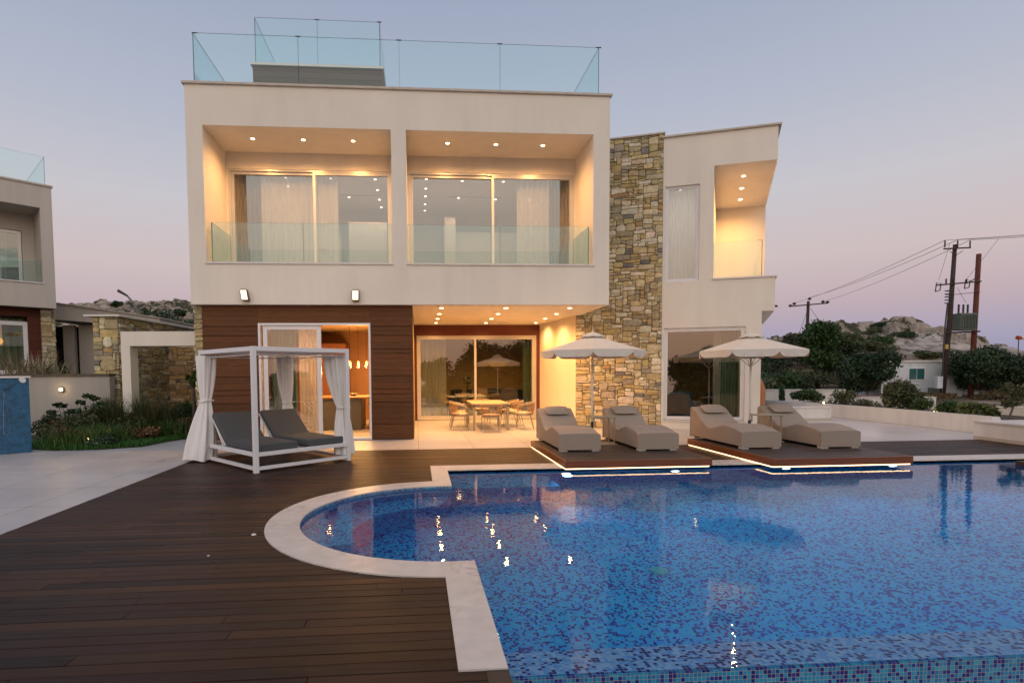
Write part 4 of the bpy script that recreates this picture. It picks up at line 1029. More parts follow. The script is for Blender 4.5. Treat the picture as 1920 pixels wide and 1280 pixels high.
def umbrella():
    t = thing('parasol', 'cream scalloped parasol between the two left loungers, in front of the stone tower', 'parasol', (0,0,0), 0, 'cream parasols behind the loungers')
    NS = 8; Rr = 1.20; za, zr = 2.44, 2.06; m = MB(); n_r = 10; seg = 20; vs = []
    A0 = R(22.5)+R(6)
    def P(a, rr): # polygon radius
        k = (a-A0) % (2*PI/NS) - PI/NS
        return rr*math.cos(PI/NS)/math.cos(k)*(1-.015*math.cos(k*NS))
    tot = NS*seg
    for j in range(1, n_r+1):
        f = j/n_r
        for k in range(tot):
            a = A0 + 2*PI*k/tot; kk = (k % seg)/seg
            sag = .05*math.sin(PI*kk)*f*f*.8
            rr = P(a, Rr*f)
            z = za-.03 - (za-.03-zr)*(f**.96) 
            vs.append((rr*math.cos(a), rr*math.sin(a), z))
    # valance
    for q, dz in ((0, 0), (1, .06), (2, 1.0)):
        for k in range(tot):
            a = A0 + 2*PI*k/tot; kk = (k % seg)/seg; rr = P(a, Rr)*1.004
            sag = 0
            edge = .150 - .095*(abs(2*kk-1)**9)
            z = zr - (edge*(dz if q == 2 else .45) if q else 0)
            w = 1+ (.006*math.sin(kk*PI*6) if q == 2 else 0)
            vs.append((rr*w*math.cos(a), rr*w*math.sin(a), z))
    fs = []
    for j in [q for q in range(n_r+2) if q != n_r-1]:
        for k in range(tot): a = j*tot+k; b = j*tot+(k+1) % tot; fs.append((a, b, b+tot, a+tot))
    m.add(vs, fs); c = m.build('canopy', M['canvas'], t, solid=.004)
    m = MB(); vs = [(0,0,za+.03)]
    for f, z in ((.5, za-.01), (1, za-.075)):
        for k in range(tot):
            a = A0+2*PI*k/tot; rr = P(a, .30*f); vs.append((rr*math.cos(a), rr*math.sin(a), z - .012*abs(math.sin(PI*(k % seg)/seg))*f))
    fs = [(0, 1+k, 1+(k+1) % tot) for k in range(tot)] + [(1+k, 1+tot+k, 1+tot+(k+1) % tot, 1+(k+1) % tot) for k in range(tot)]
    m.add(vs, fs); m.build('vent_cap', M['canvas'], c, smooth=True, solid=.004)
    m = MB(); m.tube([(0,0,0), (0,0,za-.06)], .024, 14); m.build('pole', M['white_metal'], t, smooth=True)
    m = MB(); m.lathe([(.015,za+.0),(.022,za+.04),(.012,za+.065)], 0, 0, 12); m.build('finial', M['white_metal'], t)
    for k in range(NS):
        a = A0+2*PI*k/NS
        m = MB(); m.tube([(0.03*math.cos(a), .03*math.sin(a), za-.06), (Rr*.985*math.cos(a), Rr*.985*math.sin(a), zr-.012)], .009, 6)
        rb_ = m.build('rib', M['white_metal'], t)
        m = MB(); m.tube([(0.03*math.cos(a), .03*math.sin(a), 1.72), (Rr*.5*math.cos(a), Rr*.5*math.sin(a), za-.06-(za-.06-zr)*.5-.02)], .007, 6); m.build('strut', M['white_metal'], rb_)
    m = MB(); m.lathe([(.03,.0),(.034,.0),(.034,.52),(.03,.52)], 0, 0, 14); m.build('sleeve', M['dark_metal'], t)
    m = MB(); m.lathe([(.0001,.0),(.26,.0),(.27,.03),(.24,.06),(.05,.075),(.0001,.075)], 0, 0, 28); m.build('base', M['alu'], t)
    return t
u0 = umbrella(); place(u0, (3.80, 11.98, 0), R(0), sc=(.91,.91,1))
place(copy_tree(u0), (7.33, 11.86, 0), R(12), 'cream scalloped parasol between the two right loungers, in front of the wing window', sc=(.92,.92,.99))

# ================================================================== DINING SET ON THE PORCH
tb = thing('dining_table', 'square-cornered pale wood dining table with metal legs on the porch', 'dining table', (2.03, 16.45, 0))
m = MB()
for i in range(8): m.box(1.50+i*.133, 1.50+(i+1)*.133-.004, 15.42, 17.4, .725, .755)
m.build('table_top', M['table_top'], tb, bevel=.003)
for x in (1.53, 2.47):
    for y in (15.46, 17.30):
        m = MB(); m.box(x, x+.06, y, y+.06, 0, .70); m.build('leg', M['khaki_metal'], tb, bevel=.004)
m = MB(); m.box(1.53, 2.53, 15.46, 15.50, .66, .722); m.box(1.53, 2.53, 17.32, 17.36, .66, .722); m.box(1.53, 1.57, 15.50, 17.32, .66, .722); m.box(2.49, 2.53, 15.50, 17.32, .66, .722); m.build('apron', M['khaki_metal'], tb)
def rope_chair():
    t = thing('dining_chair', '', 'chair', (0,0,0), 0, 'woven rope armchairs round the porch table')
    # faces -y ... front at -y, back at +y
    m = MB(); m.lathe([(.0001,.42),(.23,.42),(.245,.44),(.24,.475),(.20,.49),(.0001,.495)], 0, 0, 26); m.build('seat_cushion', M['cushion'], t, smooth=True)
    m = MB(); m.lathe([(.22,.395),(.25,.395),(.25,.42),(.22,.42)], 0, 0, 26); m.build('seat_frame', M['khaki_metal'], t)
    # arm/back rail
    def rail_pt(a): return (.295*math.sin(a), .285*math.cos(a)-.0, .70 + .07*math.cos(a) if abs(a) < PI/2 else .70+.07*math.cos(a))
    pts = [rail_pt(R(-128+256*i/24)) for i in range(25)]
    m = MB(); m.tube(pts, .014, 8); m.build('arm_rail', M['khaki_metal'], t, smooth=True)
    # woven back: vertical ropes between rail and seat, over the rear half
    m = MB(); r = random.Random(2)
    for i in range(34):
        a = R(-74+148*i/33); p = Vector(rail_pt(a)); q = Vector((.245*math.sin(a*.95), .245*math.cos(a*.95), .43))
        a2 = a + R(9 if i % 2 else -9); q = Vector((.245*math.sin(a2*.95), .245*math.cos(a2*.95), .43))
        mid = (p+q)/2 + Vector((math.sin(a), math.cos(a), 0))*.022
        m.tube([tuple(p), tuple(mid), tuple(q)], .0065, 5)
    for zz, rr in ((.745,.29),(.72,.287)):
        m.tube([(rr*math.sin(R(-80+160*i/16)), rr*math.cos(R(-80+160*i/16)), zz-.03*(abs(i-8)/8)**2) for i in range(17)], .014, 6)
    m.build('woven_backrest', M['rope'], t)
    for sx, a in ((-1, R(128)), (1, R(128))):
        fx, fy, fz = rail_pt(sx*a)
        m = MB(); m.tube([(fx, fy, fz), (fx*.98, fy-.01, .42), (fx*1.08, fy-.05, 0)], [.013,.013,.010], 8); m.build('leg', M['khaki_metal'], t)
        m = MB(); m.tube([(sx*.19, .17, .41), (sx*.235, .27, 0)], [.013,.010], 8); m.build('leg', M['khaki_metal'], t)
    return t
c0 = rope_chair(); place(c0, (1.98, 15.08, 0), R(180), 'rope armchair at the front end of the porch table, its back to the pool')
for x, y, rz, l in ((1.18, 15.75, 90, 'rope armchair on the left side of the porch table, nearer the pool'), (1.22, 16.65, 93, 'rope armchair on the left side of the porch table, farther from the pool'),
    (3.02, 15.75, -98, 'rope armchair on the right side of the porch table, pulled out, nearest the pool'), (2.85, 16.5, -90, 'rope armchair on the right side of the porch table, in the middle'),
    (2.82, 17.15, -88, 'rope armchair on the right side of the porch table, farthest from the pool'), (2.02, 17.75, 0, 'rope armchair at the far end of the porch table, facing the pool')):
    place(copy_tree(c0), (x, y, 0), R(rz), l)

# ================================================================== DAYBED
ux, uy = Vector((.747, .665, 0)), Vector((-.665, .747, 0))
db_ang = math.atan2(.665, .747)
db = thing('daybed', 'white framed canopy daybed with two grey reclining mattresses and tied white curtains', 'daybed', (-2.64, 9.22, 0), 0)
def DB(a, b, z): v = Vector((-2.64, 9.22, 0)) + ux*a + uy*b; return (v.x, v.y, z)
LA, LB, HH = 1.86, 2.17, 2.06
pw = .075
for a, b in ((0, 0), (LA-pw, 0), (0, LB-pw), (LA-pw, LB-pw)):
    m = MB(DB); m.box(a, a+pw, b, b+pw, 0, HH); m.build('post', M['white_metal'], db, bevel=.004)
def bar(x0, x1, y0, y1, z0, z1, nm): m = MB(DB); m.box(x0, x1, y0, y1, z0, z1); m.build(nm, M['white_metal'], db, bevel=.003)
for z0, z1, nm in ((HH-.075, HH-.002, 'top_rail'), (.27, .335, 'seat_rail'), (.045, .10, 'base_rail')):
    bar(pw, LA-pw, .008, pw-.008, z0, z1, nm); bar(pw, LA-pw, LB-pw+.008, LB-.008, z0, z1, nm)
    bar(.008, pw-.008, pw, LB-pw, z0, z1, nm); bar(LA-pw+.008, LA-.008, pw, LB-pw, z0, z1, nm)
m = MB(DB); m.box(pw, LA-pw, pw, LB-pw, HH-.03, HH-.02); m.build('canopy_cloth', M['curtain_white'], db)
for (p, q) in (((.12, .05), (.12, LB-.05)), ((LA-.12, .05), (LA-.12, LB-.05)), ((.05, .12), (LA-.05, .12)), ((.05, LB-.12), (LA-.05, LB-.12))):
    m = MB(); m.tube([DB(*p, HH-.13), DB(*q, HH-.13)], .011, 8); m.build('curtain_rod', M['white_metal'], db)
for i in range(7): bar(pw, LA-pw, .2+i*.22, .26+i*.22, .285, .31, 'slat')
for k, (a0, a1) in enumerate(((.09, .82), (1.02, 1.76))):
    m = MB(DB); m.box(a0, a1, .06, 1.30, .335, .455); m.build('mattress', M['grey_fabric'], db, bevel=.025, seg=4)
    ang = R(40); b0_, z0_ = 1.315, .36; Lk = .74
    def BR(a, b, z, ang=ang, b0_=b0_, z0_=z0_): return DB(a, b0_ + b*math.cos(ang) - z*math.sin(ang), z0_ + b*math.sin(ang) + z*math.cos(ang))
    m = MB(BR); m.box(a0, a1, 0, Lk, 0, .10); m.build('back_cushion', M['grey_fabric'], db, bevel=.025, seg=4)
    m = MB(BR); m.box(a0-.005, a0+.02, 0, Lk+.01, -.03, -.003); m.box(a1-.02, a1+.005, 0, Lk+.01, -.03, -.003); m.box(a0+.02, a1-.02, Lk-.02, Lk+.01, -.03, -.003)
    m.build('back_frame', M['white_metal'], db, bevel=.003)
    for aa in (a0, a1):
        m = MB(); m.tube([BR(aa, .42, -.02), DB(aa, 1.38, .31)], .009, 6); m.build('back_stay', M['white_metal'], db)
def tied_curtain(base, top, bot, ztop, ztie, zbot, rt, rtie, rb, seed, squash=(1, 1), ang=0, n=60, tie=None):
    """base = tie point xy, top, bot: xy centres"""
    r = random.Random(seed); ph = [r.uniform(0, 6) for _ in range(5)]; m = MB(); vs = []; nz = 34
    for j in range(nz+1):
        f = j/nz; z = ztop+(zbot-ztop)*f
        if z > ztie: k = (ztop-z)/(ztop-ztie); cx = top[0]+(base[0]-top[0])*k**1.6; cy = top[1]+(base[1]-top[1])*k**1.6; rad = rt+(rtie-rt)*(k**2.2)
        else: k = (ztie-z)/(ztie-zbot); cx = base[0]+(bot[0]-base[0])*k; cy = base[1]+(bot[1]-base[1])*k; rad = rtie+(rb-rtie)*(1-(1-k)**1.7)
        for i in range(n):
            a = 2*PI*i/n
            w = 1+.16*math.sin(5*a+ph[0]+z*.8)+.12*math.sin(9*a+ph[1]-z*1.3)+.06*math.sin(14*a+ph[2])
            px = math.cos(a)*rad*w*squash[0]; py = math.sin(a)*rad*w*squash[1]
            vs.append((cx+px*math.cos(ang)-py*math.sin(ang), cy+px*math.sin(ang)+py*math.cos(ang), z + (.02*math.sin(3*a+ph[3]) if j == nz else 0)))
    fs = [(j*n+k, j*n+(k+1) % n, (j+1)*n+(k+1) % n, (j+1)*n+k) for j in range(nz) for k in range(n)]
    m.add(vs, fs); o = m.build('tied_curtain', M['curtain_white'], db, smooth=True)
    t = MB(); t.tube([(base[0]+(rtie*1.12+.01)*math.cos(2*PI*i/16), base[1]+(rtie*1.12+.01)*math.sin(2*PI*i/16), ztie+.01*math.sin(i)) for i in range(17)], .016, 6)
    t.tube([(base[0]+rtie, base[1], ztie), (base[0]+rtie+.09, base[1]-.03, ztie+.01)], .010, 5)
    t.build('tie_band', M['curtain_white'], o)
A = DB(.10, LB-.12, 0); tied_curtain((A[0]-.02, A[1]-.05), (A[0]+.01, A[1]-.04), (A[0]-.13, A[1]-.14), HH-.10, 1.12, .04, .13, .075, .215, 1, (1.15, .8))
A = DB(LA-.12, LB-.12, 0); tied_curtain((A[0]-.02, A[1]), (A[0]-.06, A[1]), (A[0]+.0, A[1]), HH-.10, 1.02, .10, .15, .075, .14, 2, (1.1, .8))
A = DB(LA-.05, .16, 0); tied_curtain((A[0]-.02, A[1]+.02), (A[0]-.13, A[1]+.05), (A[0]-.0, A[1]-.0), HH-.10, .98, .12, .15, .07, .145, 3, (1.15, .8))

# ================================================================== LEFT GARDEN
# blue shower wall
bw = thing('shower_wall', 'blue mosaic outdoor shower wall with a white capping at the left edge', 'shower wall', (-8.3, 12.4, 0))
def SW(s, d, z): # s to the left/front, d to the back
    c_, s_ = math.cos(R(224)), math.sin(R(224)); return (-8.19 + c_*s + s_*d*-1*-1, 12.50 + s_*s - c_*d, z)
def SW(s, d, z): 
    e = (-.775, -.632); n = (-.632, .775); return (-8.19 + e[0]*s + n[0]*d, 12.50 + e[1]*s + n[1]*d, z)
m = MB(SW); m.box(0, 3.2, 0, .25, 0, 1.57); m.build('mosaic_face', M['blue_mosaic'], bw, bevel=.006)
m = MB(SW); m.box(-.03, 3.23, -.03, .28, 1.57, 1.61); m.build('capping', M['sill'], bw, bevel=.004)
sh = thing('shower_fitting', 'chrome outdoor shower with round white rose on the blue wall', 'shower', SW(.25, -.05, 1.3))
m = MB(); m.tube([SW(.42, 0, 1.33), SW(.40, -.06, 1.33), SW(.28, -.16, 1.42), SW(.18, -.24, 1.50)], .009, 8); m.build('shower_arm', M['dark_metal'], sh, smooth=True)
m = MB(); p = Vector(SW(.13, -.28, 1.535)); d = Vector((.15, -.85, -.35)).normalized()
m.tube([tuple(p-d*.01), tuple(p+d*.012)], [.02, .062], 20); m.build('shower_rose', M['white_metal'], sh)
m = MB(); m.tube([SW(.42, -.02, 1.30), SW(.44, -.03, .9), SW(.46, -.05, .45), SW(.42, -.05, .38), SW(.36, -.04, .45), SW(.38, -.03, .95)], .004, 6); m.build('hose', M['chrome'], sh)
m = MB(); m.tube([SW(.62, -.04, .985), SW(.98, -.04, .975)], .018, 10); m.lathe([(.035,.95),(.04,.97),(.035,1.0)], *SW(.98, -.06, 0)[:2], 14); m.build('mixer', M['chrome'], sh, smooth=True)
# rendered retaining wall
gw = thing('garden_wall', 'plain rendered garden wall with a dark coping behind the planting', 'wall', (-10, 15.6, 0))
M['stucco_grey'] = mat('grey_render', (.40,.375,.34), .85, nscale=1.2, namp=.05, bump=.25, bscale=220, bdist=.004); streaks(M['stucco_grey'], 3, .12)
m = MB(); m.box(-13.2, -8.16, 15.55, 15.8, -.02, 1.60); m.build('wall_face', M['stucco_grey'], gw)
m = MB(); m.box(-13.25, -8.14, 15.5, 15.85, 1.60, 1.66); m.build('coping', mat('dark_coping', (.10,.085,.06), .8, nscale=5, namp=.3), gw)
wl = thing('wall_light', 'small round lit lamp on the rendered garden wall', 'wall lamp', (-9.35, 15.55, 1.24))
m = MB(); m.box(-9.41, -9.31, 15.48, 15.55, 1.19, 1.30); m.build('housing', mat('bronze', (.16,.10,.04), .5, metal=.4), wl, bevel=.01)
m = MB(); m.tube([(-9.35,15.475,1.25),(-9.35,15.44,1.25)], [.045,.035], 14); m.build('lamp_face', emis('garden_lamp_face', (1,.72,.35), 12), wl)
point('wall_light_lamp', (-9.35, 15.36, 1.25), 1.0, (1,.62,.28), .03, wl)
# stone pillar wall
sw = thing('stone_garden_wall', 'tall yellow rubble stone wall with thin white coping behind the garden', 'stone wall', (-8.4, 16, 0))
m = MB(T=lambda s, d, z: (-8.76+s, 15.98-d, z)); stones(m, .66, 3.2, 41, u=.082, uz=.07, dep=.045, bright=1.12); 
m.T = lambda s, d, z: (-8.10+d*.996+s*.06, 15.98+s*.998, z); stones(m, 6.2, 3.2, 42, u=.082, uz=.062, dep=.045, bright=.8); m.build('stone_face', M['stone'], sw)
m = MB(); m.prism([(-8.76,15.98),(-8.105,15.98),(-7.74,22.2),(-8.76,22.2)], 0, 3.2); m.build('core', M['mortar'], sw)
m = MB(); m.prism([(-8.92,15.84),(-8.0,15.84),(-7.62,22.4),(-8.9,22.4)], 3.2, 3.245); m.build('coping', M['stucco_white'], sw)
s2 = thing('back_stone_wall', 'brown rubble stone wall seen through the cream portal', 'stone wall', (-7, 19, 0))
m = MB(T=lambda s, d, z: (-7.95+s, 18.6-d, z)); stones(m, 2.02, 3.0, 43, u=.075, uz=.055, dep=.04, bright=1.0, tint=(1.05,.84,.70)); m.build('stone_face', M['stone'], s2)
m = MB(); m.box(-7.95, -5.93, 18.6, 18.9, -.3, 3.0); m.build('core', M['mortar'], s2)
pt = thing('garden_portal', 'cream rendered portal frame joining the villa to the stone wall', 'portal', (-6.5, 15, 0))
m = MB(); m.box(-7.56, -7.34, 15.0, 15.4, 0, 2.36); m.build('post', M['stucco'], pt)
m = MB(); m.box(-7.56, -5.23, 15.0, 15.4, 2.36, 2.73); m.build('beam', M['stucco'], pt)
# lawn and soil bed
def gz(x, y): return .02 + .04*mnoise.noise((x*.8, y*.8, 0)) + max(0, (y-13))*.03
lp = [(-8.35,12.86),(-7.77,12.62),(-6.95,12.66),(-6.2,13.06),(-6.05,14.0),(-5.55,15.3),(-5.25,15.6)]
m = MB(); vs = [(x, y, .012) for x, y in lp] + [(-5.25,18.5,.1),(-13,18.5,.1),(-13,14.0,.05)]
m.add(vs, [tuple(range(len(vs)))]); tag(m.build('garden_soil', M['soil']), kind='structure')

# ------------------------------------------------------------------ foliage helpers
def leaf_mesh(name, parent, blobs, n, size, cols, seed, asp=1.8, mt=None, shell=.55, dark=True):
    """n leaf quads scattered through ellipsoids blobs=[(x,y,z,rx,ry,rz)]"""
    g = np.random.default_rng(seed)
    vol = np.array([b[3]*b[4]*b[5] for b in blobs])**.7; pk = g.choice(len(blobs), n, p=vol/vol.sum())
    B = np.array(blobs)[pk]
    d = g.normal(size=(n, 3)); d /= np.linalg.norm(d, axis=1)[:, None]
    rr = (shell + (1-shell)*g.random(n))**.7 * (1+.12*g.normal(size=n))
    rr = np.where(g.random(n) < .2, g.random(n), rr)
    c = B[:, :3] + d*B[:, 3:6]*rr[:, None]
    nrm = d*.6 + g.normal(size=(n, 3))*.8 + np.array([0, 0, .3]); nrm /= np.linalg.norm(nrm, axis=1)[:, None]
    t1 = np.cross(nrm, g.normal(size=(n, 3))); t1 /= np.linalg.norm(t1, axis=1)[:, None]; t2 = np.cross(nrm, t1)
    s = size*(.6+.8*g.random(n))[:, None]
    p = np.stack([c - t1*s*asp*.5, c + t2*s*.5, c + t1*s*asp*.5, c - t2*s*.5], 1).reshape(-1, 3)
    me = bpy.data.meshes.new(name); me.vertices.add(4*n); me.vertices.foreach_set('co', p.astype(np.float32).ravel())
    me.loops.add(4*n); me.loops.foreach_set('vertex_index', np.arange(4*n, dtype=np.int32))
    me.polygons.add(n); me.polygons.foreach_set('loop_start', np.arange(0, 4*n, 4, dtype=np.int32)); me.update()
    ca = me.color_attributes.new('Col', 'FLOAT_COLOR', 'POINT')
    cc = np.array(cols)[g.choice(len(cols), n)]; blobj = .8+.4*g.random(len(blobs))
    cc = cc*(blobj[pk]*(.75+.5*g.random(n)))[:, None]
    a = np.ones((4*n, 4), dtype=np.float32); a[:, :3] = np.repeat(cc, 4, 0); ca.data.foreach_set('color', a.ravel())
    me.materials.append(mt or M['leaf']); o = bpy.data.objects.new(name, me); COL.objects.link(o)
    if parent:
        o.parent = parent; o.matrix_parent_inverse = parent.matrix_basis.inverted()
    return o
GREEN = [(.032,.075,.016), (.038,.080,.018), (.055,.100,.024), (.022,.048,.014)]
OLIVE = [(.070,.088,.036), (.090,.105,.045), (.050,.062,.026), (.11,.115,.055)]
DARKG = [(.018,.040,.016), (.026,.054,.020), (.032,.064,.024), (.045,.070,.030)]
BROWN = [(.12,.060,.03), (.20,.12,.06), (.09,.05,.025), (.13,.10,.045)]
YEL = [(.10,.14,.02), (.07,.11,.02)]
def bush(name, x, y, z, rx, ry, h, n, size, cols, label, cat, seed, group=None, stem=True, k=7, asp=1.8):
    t = thing(name, label, cat, (x, y, z), 0, group); r = random.Random(seed)
    bl = []
    for i in range(k):
        a = r.uniform(0, 2*PI); q = r.uniform(.15, .62)
        s = r.uniform(.34, .58)
        bl.append((x+math.cos(a)*rx*q, y+math.sin(a)*ry*q, z+h*r.uniform(.30, .80), rx*s, ry*s, h*s*.62))
    leaf_mesh('foliage', t, bl, int(n*1.5), size*.78, cols, seed, asp)
    if stem:
        m = MB()
        for i in range(5):
            b = r.choice(bl); m.tube([(x+r.uniform(-.05,.05)*rx, y+r.uniform(-.05,.05), z-.05), ((x+b[0])/2, (y+b[1])/2, z+h*.3), (b[0], b[1], b[2])], [h*.018, h*.012, h*.006], 5)
        m.build('stems', M['trunk'], t)
    return t
def tree(name, x, y, z, h, r0, cols, label, seed, n=2500, size=.2, trunk_h=.35, group=None, flat=1.0, k=12, lean=(0, 0), asp=1.8):
    t = thing(name, label, 'tree', (x, y, z), 0, group); r = random.Random(seed); bl = []
    m = MB(); th = h*trunk_h; top = (x+lean[0]*h, y+lean[1]*h, z+th)
    m.tube([(x, y, z-.3), (x+lean[0]*h*.4, y+lean[1]*h*.4, z+th*.5), top], [h*.035, h*.026, h*.02], 8)
    for i in range(k):
        a = 2*PI*i/k*1.618+r.uniform(-.4,.4); q = r.uniform(.2, .78); hh = z+th+(h-th)*r.uniform(.12, .82)*flat
        s = r.uniform(.26, .46); b = (top[0]+math.cos(a)*r0*q, top[1]+math.sin(a)*r0*q, hh, r0*s, r0*s, (h-th)*s*.62)
        bl.append(b)
        mid = ((top[0]+b[0])/2, (top[1]+b[1])/2, (top[2]+b[2])/2-.03*h)
        m.tube([top, mid, b[:3]], [h*.015, h*.010, h*.004], 5)
    m.build('trunk', M['trunk'], t, smooth=True)
    leaf_mesh('crown', t, bl, int(n*2.0), size*.66, cols, seed, asp)
    return t
def grass(name, pts, n, h, cols, seed, w=.012, lean=.35, parent=None, zf=None, hv=.4):
    g = random.Random(seed); m = MB()
    for i in range(n):
        x, y = pts(g); z = zf(x, y) if zf else 0; a = g.uniform(0, 2*PI); L = h*g.uniform(1-hv, 1+hv); l = L*lean*g.uniform(.2, 1.6)
        dx, dy = math.cos(a), math.sin(a); c = jit(g.choice(cols), .25, g); ww = w*g.uniform(.6, 1.3)
        vs = [(x-dy*ww, y+dx*ww, z), (x+dy*ww, y-dx*ww, z), (x+dx*l*.35+dy*ww*.7, y+dy*l*.35-dx*ww*.7, z+L*.6), (x+dx*l*.35-dy*ww*.7, y+dy*l*.35+dx*ww*.7, z+L*.6), (x+dx*l, y+dy*l, z+L*(1-.25*lean))]
        m.add(vs, [(0,1,2,3),(3,2,4)], c)
    return m.build(name, M['leaf'], parent)
def in_poly(x, y, P):
    c = False; n = len(P)
    for i in range(n):
        x1, y1 = P[i]; x2, y2 = P[(i+1) % n]
        if (y1 > y) != (y2 > y) and x < (x2-x1)*(y-y1)/(y2-y1)+x1: c = not c
    return c
LP = lp + [(-5.25,17.5),(-9.5,15.5),(-9.0,13.5)]
def lawn_pt(g):
    while True:
        x, y = g.uniform(-9.2, -5.3), g.uniform(12.62, 17.5)
        if in_poly(x, y, LP): return x, y
tag(grass('lawn', lawn_pt, 24000, .12, [(.030,.13,.016), (.045,.16,.02), (.025,.09,.014), (.06,.12,.03)], 5, w=.006, lean=.7), kind='stuff')
# planting beds
for i, (x, y, rx, h, cols, l, nm) in enumerate((
    (-7.9, 13.3, .38, .42, BROWN, 'low russet-brown shrub at the paving edge by the blue wall', 'low_shrub'),
    (-7.0, 13.15, .35, .30, DARKG, 'low dark ground-hugging shrub with tiny white flowers at the paving edge', 'low_shrub'),
    (-8.2, 14.2, .55, .75, OLIVE, 'olive-brown shrub right beside the blue shower wall', 'low_shrub'),
    (-7.35, 14.6, .6, .62, [(.05,.065,.02),(.08,.06,.03),(.03,.05,.015)], 'broad mottled shrub in the middle of the garden bed', 'garden_shrub'),
    (-6.75, 14.15, .42, .34, BROWN, 'low russet shrub in the lawn', 'low_shrub'),
    (-8.0, 15.1, .55, .85, GREEN, 'dark green shrub before the rendered wall', 'garden_shrub'),
    (-7.3, 15.35, .4, .8, OLIVE, 'grey-green shrub at the foot of the stone pillar', 'garden_shrub'),
    (-6.55, 16.3, .62, .85, GREEN, 'dense round green bush under the portal, left one', 'green_bush'),
    (-5.72, 16.2, .58, .92, [(.05,.11,.02),(.07,.14,.03),(.03,.07,.015)], 'dense green bush under the portal beside the villa', 'green_bush'),
    (-8.05, 15.25, .6, .95, [(.06,.09,.03),(.09,.10,.04),(.04,.06,.02)], 'taller loose bush in front of the rendered wall, right of the round-leaved plant', 'garden_shrub'),
    (-6.9, 16.6, .5, .8, OLIVE, 'olive bush beside the portal post', 'garden_shrub'),
    (-8.75, 14.3, .6, .55, BROWN+OLIVE, 'russet and olive shrub directly behind the blue shower wall edge', 'garden_shrub'),
    (-7.6, 15.3, .5, .78, DARKG+OLIVE, 'dark mixed shrub against the right end of the rendered wall', 'garden_shrub'),
    (-9.35, 14.9, .5, .72, OLIVE+DARKG, 'shrub behind the top edge of the blue wall, leftmost in the bed', 'garden_shrub'),
    (-8.85, 15.1, .45, .62, GREEN+OLIVE, 'small green shrub below the lit wall lamp', 'garden_shrub'),
    (-6.2, 15.6, .45, .5, OLIVE+BROWN, 'low olive-brown shrub behind the pale round stone', 'garden_shrub'))):
    bush(nm, x, y, .0, rx, rx*.8, h, 1500, .05, cols, l, 'shrub', 60+i, k=8)
# broad-leaf plant on stalks near the wall
for i, (x, y, n_, l) in enumerate(((-8.0,14.3,500,'wild grass tuft among the shrubs right of the blue wall'),(-7.35,13.9,420,'wild grass tuft in the middle of the lawn edge'),(-6.5,14.8,420,'wild grass tuft below the portal'),(-7.75,13.2,380,'wild grass tuft at the paving edge near the blue wall'),(-6.9,15.0,480,'wild grass tuft below the stone pillar'))):
    t = thing('wild_grass', l, 'grass clump', (x, y, 0), 0, 'wild grass tufts in the left garden')
    grass('blades', lambda g, x=x, y=y: (x+g.gauss(0, .28), y+g.gauss(0, .2)), n_*2, .45, [(.05,.13,.025), (.08,.15,.03), (.035,.09,.02), (.11,.13,.045)], 180+i, w=.006, lean=.7, parent=t)
t = thing('round_leaf_plant', 'dark round-leaved plant spreading before the lit garden wall', 'plant', (-8.6, 14.4, 0))
bl = [(-8.95+.16*i*.9, 14.4+.05*math.sin(i*2), .72+.30*math.sin(i*1.3)*.5+.04*i, .11, .10, .05) for i in range(9)]
leaf_mesh('leaves', t, bl, 420, .075, DARKG, 71, 1.1); m = MB()
for b in bl: m.tube([(-8.55, 14.42, 0), ((b[0]-8.55)/2, 14.42, .35), b[:3]], [.014,.009,.006], 5)
m.build('stems', M['trunk'], t)
for i, (x, y, h) in enumerate(((-7.7, 14.9, .95), (-7.1, 14.95, 1.05), (-6.7, 15.4, .9), (-8.3, 14.8, .8))):
    t = thing('tall_grass', ('tall wispy grass clump before the rendered wall, second from the blue wall', 'tallest wispy grass clump at the stone pillar', 'wispy grass clump right of the portal post', 'wispy grass clump nearest the blue shower wall')[i], 'grass clump', (x, y, 0), 0, 'wispy grass clumps in the bed')
    grass('blades', lambda g, x=x, y=y: (x+g.gauss(0, .13), y+g.gauss(0, .1)), 420, h, [(.05,.075,.025), (.075,.085,.03), (.035,.06,.02), (.12,.10,.05)], 80+i, w=.006, lean=.45, parent=t)
tree('young_garden_tree', -6.15, 15.9, 0, 1.75, .22, YEL+GREEN, 'slender young tree with a small bright green top before the stone wall', 31, n=520, size=.055, trunk_h=.72, k=6)
t = thing('flowering_plant', 'small yellow-flowered plant in the lawn beside the spike light', 'plant', (-7.28, 13.75, 0))
leaf_mesh('leaves', t, [(-7.28, 13.75, .16, .12, .1, .12)], 130, .03, GREEN, 77); leaf_mesh('flowers', t, [(-7.28, 13.75, .30, .05, .05, .07)], 26, .026, [(.75,.62,.05)], 78, 1.2)
t = thing('white_flower_plant', 'cluster of tiny white flowers at the paving edge', 'plant', (-7.15, 12.95, 0))
leaf_mesh('leaves', t, [(-7.15, 12.95, .07, .28, .14, .07)], 400, .03, DARKG, 79); leaf_mesh('flowers', t, [(-7.15, 12.93, .13, .22, .12, .03)], 26, .018, [(.7,.7,.68)], 80, 1.1)
def spike(x, y, z, label, p=6):
    t = thing('spike_light', label, 'garden light', (x, y, z), 0, 'small lit garden spike lights')
    m = MB(); m.tube([(x, y, z-.1), (x, y, z+.10)], .01, 6); m.tube([(x, y+.02, z+.10), (x+.02, y-.05, z+.14)], [.03,.042], 12); m.build('housing', M['dark_metal'], t)
    m = MB(); m.tube([(x+.021, y-.054, z+.143), (x+.022, y-.058, z+.145)], [.036,.030], 12); m.build('lamp_face', emis('spike_face', (1,.70,.30), 16), t)
    point('spike_lamp', (x+.04, y-.12, z+.17), p, (1,.62,.28), .03, t)
spike(-7.62, 13.55, 0, 'small lit spike light in the left garden lawn', 1.2)
